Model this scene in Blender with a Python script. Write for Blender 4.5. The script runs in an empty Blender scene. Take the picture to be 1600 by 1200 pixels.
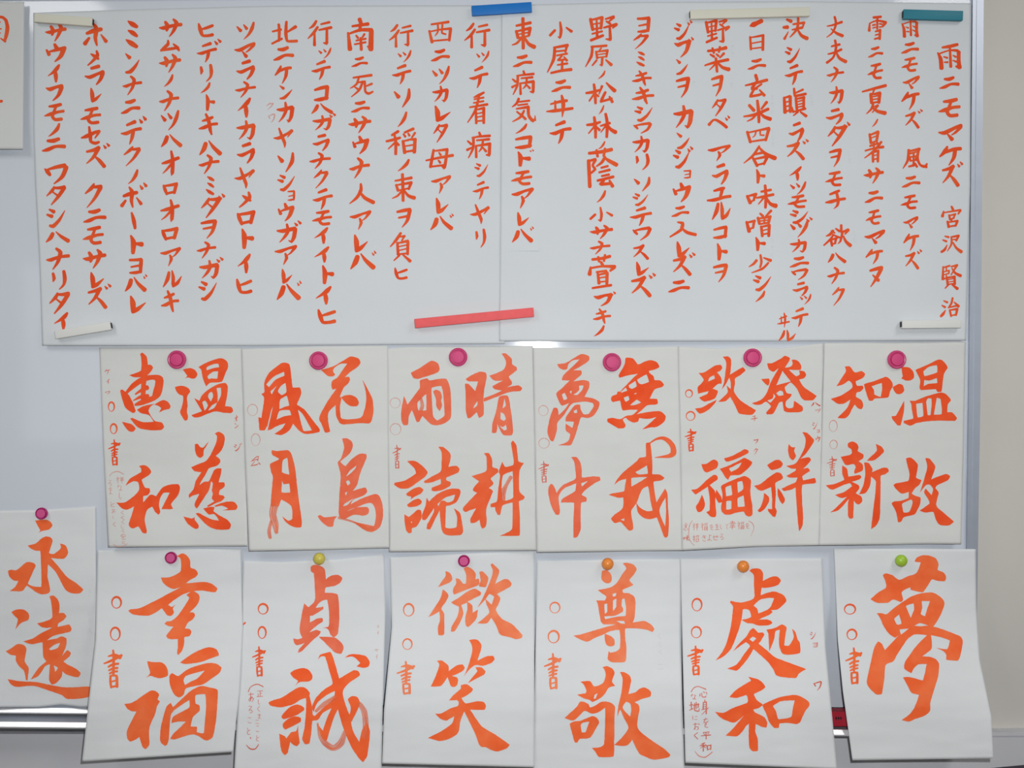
import bpy, math, random
from mathutils import Vector, noise
from mathutils.geometry import delaunay_2d_cdt
random.seed(7)
C = bpy.context.scene.collection
SC = bpy.context.scene
S = 0.0011      # metres per photograph pixel on the board's plane
D = 1.9         # camera to board
H = 1.35        # camera height above the floor

# ---------------- camera, world, lights, exposure ----------------
cam = bpy.data.objects.new('camera', bpy.data.cameras.new('camera'))
C.objects.link(cam)
cam.location = (0, -D, H)
cam.rotation_euler = (math.pi/2, 0, 0)
cam.data.sensor_width = 36
cam.data.lens = 36*D/(1600*S)
cam.data.clip_start = 0.05
SC.camera = cam
SC.view_settings.view_transform = 'Standard'
SC.view_settings.look = 'None'
SC.view_settings.gamma = 1
SC.view_settings.use_curve_mapping = False
SC.view_settings.exposure = 0.0
w = bpy.data.worlds.new('world'); SC.world = w; w.use_nodes = True
w.node_tree.nodes['Background'].inputs[0].default_value = (0.93, 0.96, 1.0, 1)
w.node_tree.nodes['Background'].inputs[1].default_value = 0.06

def area(name, loc, target, sx, sy, power, col):
    l = bpy.data.lights.new(name, 'AREA'); l.shape = 'RECTANGLE'
    l.size = sx; l.size_y = sy; l.energy = power; l.color = col
    o = bpy.data.objects.new(name, l); C.objects.link(o)
    o.location = loc
    o.rotation_euler = (Vector(target)-Vector(loc)).to_track_quat('-Z', 'Y').to_euler()
    return o
# two ceiling fluorescent fittings, and the camera's own flash just above the lens
area('ceiling_light_fitting', (-1.55, -1.5, 2.62), (-1.55, -1.5, 0), 0.35, 1.3, 16, (1.0, 0.99, 0.96))
area('ceiling_light_fitting', (1.45, -1.5, 2.62), (1.45, -1.5, 0), 0.35, 1.3, 16, (1.0, 0.99, 0.96))
fl = bpy.data.lights.new('camera_flash', 'SPOT'); fl.energy = 84; fl.color = (0.97, 0.99, 1.0)
fl.spot_size = math.radians(104); fl.spot_blend = 1.0; fl.shadow_soft_size = 0.02
fo = bpy.data.objects.new('camera_flash', fl); C.objects.link(fo); fo.location = (0.084, -D-0.02, H+0.13)
fo.rotation_euler = (Vector((0, 0, H-0.0))-fo.location).to_track_quat('-Z', 'Y').to_euler()

# daylight from the windows on the far side of the room
area('window_daylight', (-1.55, -2.6, H+0.12), (-0.3, 0, H), 0.8, 0.7, 2.6, (0.93, 0.97, 1.0))
area('window_daylight', (1.9, -2.4, H+0.3), (0.6, 0, H), 0.6, 0.9, 2.0, (0.95, 0.98, 1.0))

# ---------------- helpers ----------------
def W(px, py, d=0.0):
    """a point d metres in front of the board's plane, seen at photograph pixel (px, py)"""
    k = (D-d)/D
    return Vector(((px-800)*S*k, -d, H+(600-py)*S*k))

def tag(o, label=None, cat=None, group=None, kind=None):
    for k, v in (('label', label), ('category', cat), ('group', group), ('kind', kind)):
        if v: o[k] = v
    return o

def mesh_obj(name, verts, faces, mats, parent=None, smooth=False, mi=None, uvs=None):
    me = bpy.data.meshes.new(name)
    me.from_pydata([tuple(v) for v in verts], [], faces)
    for m in (mats if isinstance(mats, (list, tuple)) else [mats]): me.materials.append(m)
    if mi: me.polygons.foreach_set('material_index', mi)
    if smooth: me.polygons.foreach_set('use_smooth', [True]*len(me.polygons))
    if uvs:
        ul = me.uv_layers.new(name='UVMap')
        for lp in me.loops: ul.data[lp.index].uv = uvs[lp.vertex_index]
    me.update()
    o = bpy.data.objects.new(name, me); C.objects.link(o)
    if parent: o.parent = parent; o.matrix_parent_inverse = parent.matrix_world.inverted()
    return o

def empty(name, loc):
    o = bpy.data.objects.new(name, None); C.objects.link(o); o.location = loc
    o.empty_display_size = 0.02
    o.matrix_world.translation = loc
    return o

def nodes(m):
    m.use_nodes = True
    nt = m.node_tree
    return nt, nt.nodes['Principled BSDF']

def mat(name, col, rough=0.6, spec=0.4, metal=0.0, noise_scale=None, noise_amt=0.06, bump=0.0, bump_scale=200, sheen=None):
    m = bpy.data.materials.new(name); nt, b = nodes(m)
    b.inputs['Base Color'].default_value = (*col, 1)
    b.inputs['Roughness'].default_value = rough
    b.inputs['Metallic'].default_value = metal
    b.inputs['Specular IOR Level'].default_value = spec
    tc = nt.nodes.new('ShaderNodeTexCoord')
    if noise_scale:
        n = nt.nodes.new('ShaderNodeTexNoise'); n.inputs['Scale'].default_value = noise_scale; n.inputs['Detail'].default_value = 4
        nt.links.new(tc.outputs['Object'], n.inputs['Vector'])
        r = nt.nodes.new('ShaderNodeMapRange'); r.inputs[1].default_value = 0.3; r.inputs[2].default_value = 0.7
        r.inputs[3].default_value = 1-noise_amt; r.inputs[4].default_value = 1+noise_amt
        nt.links.new(n.outputs['Fac'], r.inputs[0])
        x = nt.nodes.new('ShaderNodeVectorMath'); x.operation = 'SCALE'; x.inputs[0].default_value = col
        nt.links.new(r.outputs[0], x.inputs['Scale']); nt.links.new(x.outputs[0], b.inputs['Base Color'])
    if bump:
        n2 = nt.nodes.new('ShaderNodeTexNoise'); n2.inputs['Scale'].default_value = bump_scale; n2.inputs['Detail'].default_value = 3
        nt.links.new(tc.outputs['Object'], n2.inputs['Vector'])
        bp = nt.nodes.new('ShaderNodeBump'); bp.inputs['Strength'].default_value = bump; bp.inputs['Distance'].default_value = 0.001
        nt.links.new(n2.outputs['Fac'], bp.inputs['Height']); nt.links.new(bp.outputs[0], b.inputs['Normal'])
    return m

def paper_mat(name, col, fibre):
    """thin writing paper: faint cloudy fibre, a little light through it"""
    m = mat(name, col, rough=0.85, spec=0.15, noise_scale=fibre, noise_amt=0.018, bump=0.15, bump_scale=260)
    return m

def ink_mat(name, col, light, dry=0.0):
    """vermilion ink: pooled darker and thinner patches; dry: bristle streaks let the paper through"""
    m = bpy.data.materials.new(name); nt, b = nodes(m); L = nt.links.new
    b.inputs['Roughness'].default_value = 0.75; b.inputs['Specular IOR Level'].default_value = 0.12
    tc = nt.nodes.new('ShaderNodeTexCoord')
    n = nt.nodes.new('ShaderNodeTexNoise'); n.inputs['Scale'].default_value = 28; n.inputs['Detail'].default_value = 5
    L(tc.outputs['Object'], n.inputs['Vector'])
    cr = nt.nodes.new('ShaderNodeValToRGB')
    cr.color_ramp.elements[0].position = 0.36; cr.color_ramp.elements[0].color = (*col, 1)
    cr.color_ramp.elements[1].position = 0.72; cr.color_ramp.elements[1].color = (*light, 1)
    L(n.outputs['Fac'], cr.inputs[0]); L(cr.outputs[0], b.inputs['Base Color'])
    if dry:
        mp = nt.nodes.new('ShaderNodeMapping'); mp.inputs['Scale'].default_value = (13, 1.3, 1)
        L(tc.outputs['UV'], mp.inputs[0])
        n2 = nt.nodes.new('ShaderNodeTexNoise'); n2.inputs['Scale'].default_value = 1; n2.inputs['Detail'].default_value = 3
        L(mp.outputs[0], n2.inputs['Vector'])
        r = nt.nodes.new('ShaderNodeMapRange'); r.inputs[1].default_value = dry-0.10; r.inputs[2].default_value = dry+0.14
        L(n2.outputs['Fac'], r.inputs[0])
        L(r.outputs[0], b.inputs['Alpha'])
    return m

# ---------------- materials ----------------
M = {}
M['poem_paper'] = paper_mat('smooth_white_paper', (0.672,0.70,0.722), 6)
M['hanshi'] = paper_mat('rice_paper', (0.69,0.695,0.672), 14)
M['cream_sheet'] = paper_mat('pale_paper', (0.655, 0.665, 0.655), 8)
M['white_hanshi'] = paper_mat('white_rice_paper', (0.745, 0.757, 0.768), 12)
INK = {
 'deep': ink_mat('ink_deep', (0.88, 0.085, 0.020), (0.93, 0.125, 0.038)),
 'crisp': ink_mat('ink_crisp', (0.96, 0.118, 0.028), (1.0, 0.165, 0.045)),
 'mid': ink_mat('ink_mid', (0.87, 0.115, 0.034), (0.92, 0.165, 0.062)),
 'salmon': ink_mat('ink_salmon', (0.85, 0.145, 0.068), (0.90, 0.205, 0.11)),
 'orange': ink_mat('ink_orange', (0.95, 0.142, 0.036), (0.98, 0.205, 0.07)),
 'pale': ink_mat('ink_pale_orange', (0.92, 0.200, 0.080), (0.98, 0.290, 0.140)),
 'poem': ink_mat('ink_poem', (0.80, 0.075, 0.018), (0.84, 0.125, 0.035)),
 'thin': ink_mat('ink_thin', (0.70, 0.12, 0.07), (0.76, 0.24, 0.18)),
 'faint': ink_mat('ink_faint', (0.70, 0.27, 0.22), (0.72, 0.36, 0.30)),
 'pencil': mat('pencil', (0.52, 0.53, 0.545), 0.8),
}
DRY = ink_mat('ink_dry_brush', (0.92, 0.15, 0.05), (0.96, 0.26, 0.12), dry=0.45)
M['board'] = mat('whiteboard_enamel', (0.65,0.685,0.75), rough=0.065, spec=0.28, noise_scale=3, noise_amt=0.015)
M['aluminium'] = mat('brushed_aluminium', (0.50, 0.54, 0.62), rough=0.42, metal=0.55, noise_scale=30, noise_amt=0.03)
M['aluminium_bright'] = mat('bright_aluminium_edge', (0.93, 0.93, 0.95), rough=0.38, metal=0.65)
M['wall'] = mat('painted_wall', (0.64,0.61,0.565), rough=0.9, spec=0.1, noise_scale=5, noise_amt=0.02, bump=0.25, bump_scale=90)
M['wall_low'] = mat('painted_panel', (0.62,0.62,0.65), rough=0.7, spec=0.25, noise_scale=4, noise_amt=0.02)
M['floor'] = mat('vinyl_floor', (0.30, 0.28, 0.25), rough=0.5, noise_scale=6)
M['ceiling'] = mat('ceiling_board', (0.8, 0.8, 0.78), rough=0.9, noise_scale=20)
M['cream'] = mat('cream_rubber', (0.70, 0.69, 0.58), rough=0.6)
M['white_plastic'] = mat('white_plastic', (0.74, 0.74, 0.71), rough=0.55)
M['black'] = mat('black_magnet', (0.02, 0.02, 0.03), rough=0.6)
M['blue'] = mat('blue_plastic', (0.008, 0.17, 0.55), rough=0.5)
M['teal'] = mat('teal_plastic', (0.018, 0.20, 0.27), rough=0.5)
M['coral'] = mat('coral_rubber', (0.86, 0.125, 0.13), rough=0.7, noise_scale=60)
M['pink'] = mat('pink_plastic', (0.66, 0.055, 0.20), rough=0.55)
M['pink_rim'] = mat('pink_rim', (0.62, 0.06, 0.20), rough=0.35)
M['magenta'] = mat('magenta_plastic', (0.66, 0.09, 0.27), rough=0.6)
M['magenta_rim'] = mat('magenta_rim', (0.42, 0.01, 0.14), rough=0.3)
M['yellow'] = mat('yellow_plastic', (0.62, 0.53, 0.09), rough=0.35)
M['orange'] = mat('orange_plastic', (0.86, 0.27, 0.05), rough=0.3)
M['green'] = mat('green_plastic', (0.36, 0.58, 0.05), rough=0.3)
M['red'] = mat('red_card', (0.48, 0.012, 0.035), rough=0.6)
M['dark'] = mat('dark_lacquer', (0.012, 0.004, 0.022), rough=0.5)

# ---------------- the setting ----------------
def slab(name, pts, d0, d1, m, parent=None, kind=None):
    """pts: photograph pixels going round; a solid from depth d0 (back) to d1 (front)"""
    n = len(pts)
    f = [W(x, y, 0) for x, y in pts]
    v = [Vector((p.x, -d0, p.z)) for p in f]+[Vector((p.x, -d1, p.z)) for p in f]
    fc = [tuple(range(n)), tuple(range(2*n-1, n-1, -1))]
    for i in range(n):
        j = (i+1) % n
        fc.append((i, i+n, j+n, j))
    o = mesh_obj(name, v, fc, m, parent)
    if kind: o['kind'] = kind
    return o

def box(name, x0, x1, y0, y1, z0, z1, m, parent=None, bevel=0.0):
    v = [(x, y, z) for x in (x0, x1) for y in (y0, y1) for z in (z0, z1)]
    f = [(0, 1, 3, 2), (4, 6, 7, 5), (0, 4, 5, 1), (2, 3, 7, 6), (0, 2, 6, 4), (1, 5, 7, 3)]
    o = mesh_obj(name, v, f, m, parent)
    if bevel:
        md = o.modifiers.new('bevel', 'BEVEL'); md.width = bevel; md.segments = 3
    return o

tag(box('wall_back', -3.0, 3.0, 0.025, 0.15, 0, 2.7, M['wall']), kind='structure')
tag(box('floor', -3.0, 3.0, -4.0, 0.15, -0.1, 0, M['floor']), kind='structure')
tag(box('ceiling', -3.0, 3.0, -4.0, 0.15, 2.7, 2.8, M['ceiling']), kind='structure')
# lower part of the wall: a grey panel that stands a little proud, with a lighter cap
low = slab('wall_lower', [(-900, 1146), (1495, 1151), (2600, 1145), (2600, 1826), (-900, 1826)], -0.025, -0.004, M['wall_low'], kind='structure')
slab('trim_1', [(1495, 1145), (2600, 1139), (2600, 1145), (1495, 1151)], -0.025, -0.002, M['wall_low'], kind='structure')

# whiteboard: panel, frame, pen tray with two bright lips
wb = tag(empty('whiteboard', W(600, 600, 0)), 'wall whiteboard with bluish white face and aluminium frame behind all the sheets', 'whiteboard')
slab('board_panel', [(-600, 2), (1520, -14), (1507, 1106), (-600, 1096)], -0.02, 0.0, M['board'], wb)
def frame_side(name, pts, m=M['aluminium'], d=0.006): return slab(name, pts, -0.025, d, m, wb)
frame_side('frame_side', [(1518, -30), (1535, -30), (1530, 600), (1521, 1160), (1505, 1160), (1512, 600)])
slab('frame_groove', [(1524, -30), (1528, -30), (1523, 600), (1515, 1160), (1512, 1160), (1519, 600)], 0.006, 0.0068, M['aluminium'], wb)
frame_side('frame_side', [(-600, -30), (1535, -50), (1513, -9), (-600, 4)])
frame_side('frame_side', [(-600, 1092), (1508, 1112), (1506, 1126), (-600, 1106)], M['aluminium'], 0.004)
def sweep(name, prof, a, b, m, parent):
    """profile of (depth, z offset) swept between two board points"""
    v = []; n = len(prof)
    for p in (a, b):
        for d, z in prof: v.append(Vector((p.x, -d, p.z+z)))
    f = [(i, (i+1) % n, (i+1) % n+n, i+n) for i in range(n)] + [tuple(range(n))[::-1], tuple(range(n, 2*n))]
    return mesh_obj(name, v, f, m, parent, smooth=False)
LIP = [(0.0, 0.0), (0.0044, -0.0064), (0.0044, -0.0085), (-0.003, -0.0085), (-0.003, 0.0)]   # folded metal edge with a sloping face
A0 = W(-600, 1100); A1 = W(1506, 1120)
sweep('tray_floor', [(0.0, -0.012), (0.052, -0.014), (0.052, -0.019), (0.0, -0.019)], A0, A1, M['aluminium'], wb)
sweep('tray_back_lip', [(d+0.006, z+0.002) for d, z in LIP], A0, A1, M['aluminium_bright'], wb)
sweep('tray_front_lip', [(d+0.0515, z-0.0085) for d, z in LIP], A0, A1, M['aluminium_bright'], wb)

# ---------------- sheets of paper ----------------
def lerp(a, b, t): return a+(b-a)*t
def sm(a, b, x):
    t = max(0.0, min(1.0, (x-a)/(b-a))); return t*t*(3-2*t)
def interp(chain, t):
    """chain of (t, x) knots, smooth"""
    for (t0, x0), (t1, x1) in zip(chain, chain[1:]):
        if t <= t1: return lerp(x0, x1, (t-t0)/(t1-t0) if t1 > t0 else 0)
    return chain[-1][1]

SHEETS = {}
class Sheet: pass
def sheet(key, name, label, left, right, top, bottom, depth, paper, group=None, crinkle=0.0010, step=4):
    """left/right: (y, x) knots in photograph pixels; top/bottom: (x, y) knots; depth(px, py) metres in front of the board"""
    s = Sheet(); s.key = key
    seed = len(SHEETS)*13.7
    def dep(px, py):
        n1 = noise.noise(Vector((px/110+seed, py/38, seed)))
        n2 = noise.noise(Vector((px/60, py/60+seed, 3+seed)))
        n3 = noise.noise(Vector((px/190+py/70, seed, 9.1)))
        n4 = noise.noise(Vector((px/85+py/60, py/17+seed, 5.5)))+0.5*noise.noise(Vector((px/40, py/11, seed+2)))
        return depth(px, py) + crinkle*(0.9*n1+0.7*n2+1.3*n3+0.6*n4+1.3)
    s.dep = dep; s.z = 0
    ys = [p[0] for p in left]
    x0 = min(p[1] for p in left); x1 = max(p[1] for p in right)
    ty = [p[1] for p in top]; by = [p[1] for p in bottom]
    nx = max(8, int((x1-x0)/step)); ny = max(8, int((max(by)-min(ty))/step))
    V = []; F = []
    for j in range(ny+1):
        v = j/ny
        for i in range(nx+1):
            u = i/nx
            # edge x at approximate row, then y from the top and bottom edges at that x
            ya = lerp(lerp(ty[0], ty[-1], u), lerp(by[0], by[-1], u), v)
            xx = lerp(interp(left, ya), interp(right, ya), u)
            yy = lerp(interp(top, xx), interp(bottom, xx), v)
            V.append(W(xx, yy, dep(xx, yy)))
    for j in range(ny):
        for i in range(nx):
            a = j*(nx+1)+i
            F.append((a, a+nx+1, a+nx+2, a+1))
    root = empty(name, W((left[0][1]+right[0][1])/2, ty[0], 0))
    tag(root, label, 'sheet of calligraphy', group)
    s.root = root
    o = mesh_obj('paper', V, F, M[paper], root, smooth=True)
    md = o.modifiers.new('thickness', 'SOLIDIFY'); md.thickness = 0.00012; md.offset = -1
    s.paper = o
    SHEETS[key] = s
    return s

def catmull(P, closed, seg):
    n = len(P); out = []
    rng = range(n) if closed else range(n-1)
    for i in rng:
        p1, p2 = P[i], P[(i+1) % n]
        p0 = P[(i-1) % n] if closed or i > 0 else p1
        p3 = P[(i+2) % n] if closed or i+2 < n else p2
        L = math.dist(p1[:2], p2[:2])
        k = max(1, min(10, int(L/seg)))
        # soften the tangents so that sharp brush corners stay sharp
        def tan(a, b, c):
            la = math.dist(a[:2], b[:2]); lc = math.dist(b[:2], c[:2])
            if la < 1e-6 or lc < 1e-6: return [0.0]*len(b)
            cs = sum((b[q]-a[q])*(c[q]-b[q]) for q in (0, 1))/(la*lc)
            f = 0.5*max(0.0, min(1.0, cs+0.35))
            return [(c[q]-a[q])*f*min(1.0, 2*min(la, lc)/(la+lc)) for q in range(len(b))]
        t1, t2 = tan(p0, p1, p2), tan(p1, p2, p3)
        for q in range(k):
            t = q/k; h1 = 2*t**3-3*t*t+1; h2 = t**3-2*t*t+t; h3 = -2*t**3+3*t*t; h4 = t**3-t*t
            out.append(tuple(h1*p1[z]+h2*t1[z]+h3*p2[z]+h4*t2[z] for z in range(len(p1))))
    if not closed: out.append(P[-1])
    return out

class Ink:
    """gathers brush strokes given in photograph pixels and lays them on a sheet"""
    def __init__(self, sh): self.sh = sh; self.v = []; self.f = []; self.mi = []; self.uv = []; self.k = 0
    def _add(self, pts, faces, mi, uvs=None):
        b = len(self.v); off = 0.00032+0.000018*(self.k % 14); self.k += 1
        for q, (x, y) in enumerate(pts):
            self.v.append(W(x, y, self.sh.dep(x, y)+off))
            self.uv.append(uvs[q] if uvs else (0, 0))
        for fc in faces:
            self.f.append(tuple(b+i for i in fc)); self.mi.append(mi)
    def ribbon(self, P, dry=False):
        """P: (x, y, width) knots"""
        Q = catmull(P, False, 2.2)
        if len(Q) < 2: return
        # unit directions
        n = len(Q); pts = []; uv = []; L = 0
        dirs = []
        for i in range(n):
            a = Q[max(0, i-1)]; b = Q[min(n-1, i+1)]
            dx, dy = b[0]-a[0], b[1]-a[1]; l = math.hypot(dx, dy) or 1
            dirs.append((dx/l, dy/l))
        outer = []; inner = []
        rows = []
        def row(x, y, dx, dy, wd, l):
            wd = max(wd, 0.15)
            rg = 0.05*noise.noise(Vector((x/5, y/5, 1.3)))
            wd = wd*(1+rg)
            rows.append([(x-dy*wd*f, y+dx*wd*f) for f in (-0.5, 0, 0.5)]+[l])
        x, y, wd = Q[0]; dx, dy = dirs[0]
        for c, r in ((0.44, 0.42), (0.34, 0.7), (0.18, 0.93)): row(x-dx*wd*c, y-dy*wd*c, dx, dy, wd*r*(0.75 if c > .4 else 1), L-wd*c)
        for i in range(n):
            if i: L += math.dist(Q[i][:2], Q[i-1][:2])
            row(Q[i][0], Q[i][1], *dirs[i], Q[i][2], L)
        x, y, wd = Q[-1]; dx, dy = dirs[-1]
        for c, r in ((0.18, 0.93), (0.34, 0.7), (0.44, 0.42)): row(x+dx*wd*c, y+dy*wd*c, dx, dy, wd*r*(0.75 if c > .4 else 1), L+wd*c)
        fs = []
        for i, r in enumerate(rows):
            for q in range(3):
                pts.append(r[q]); uv.append((q*0.5, r[3]/60))
            if i:
                a = (i-1)*3; b = i*3
                fs += [(a, b, b+1, a+1), (a+1, b+1, b+2, a+2)]
        self._add(pts, fs, 1 if dry else 0, uv)
    def poly(self, loops):
        """closed outline plus holes"""
        verts = []; edges = []
        for L in loops:
            Q = catmull(L, True, 2.0); b = len(verts)
            Q = [(x+0.35*noise.noise(Vector((x/4, y/4, 7))), y+0.35*noise.noise(Vector((x/4, y/4, 17)))) for x, y in Q]
            verts += [Vector(q) for q in Q]
            edges += [(b+i, b+(i+1) % len(Q)) for i in range(len(Q))]
        xs = [p[0] for p in loops[0]]; ys = [p[1] for p in loops[0]]
        g = 7.0; x = min(xs)+g/2
        while x < max(xs):
            y = min(ys)+g/2
            while y < max(ys):
                verts.append(Vector((x+0.3, y))); y += g
            x += g
        r = delaunay_2d_cdt(verts, edges, [], 0, 1e-4)
        rings = []; b = 0
        for L in loops:
            n_ = len(catmull(L, True, 2.0)); rings.append([tuple(v) for v in verts[b:b+n_]]); b += n_
        def inside(px, py, ring_):
            c = False; j = len(ring_)-1
            for i in range(len(ring_)):
                (xi, yi), (xj, yj) = ring_[i], ring_[j]
                if (yi > py) != (yj > py) and px < (xj-xi)*(py-yi)/(yj-yi)+xi: c = not c
                j = i
            return c
        fs = []
        for fc in r[2]:
            cx = sum(r[0][i].x for i in fc)/len(fc); cy = sum(r[0][i].y for i in fc)/len(fc)
            if inside(cx, cy, rings[0]) and not any(inside(cx, cy, g_) for g_ in rings[1:]): fs.append(tuple(fc))
        self._add([(p.x, p.y) for p in r[0]], fs, 0)
    def build(self, name, ink, label=None):
        if not self.f: return None
        o = mesh_obj(name, self.v, self.f, [INK[ink], DRY], self.sh.root, mi=self.mi, uvs=self.uv)
        if label: o['label'] = label
        return o

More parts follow.
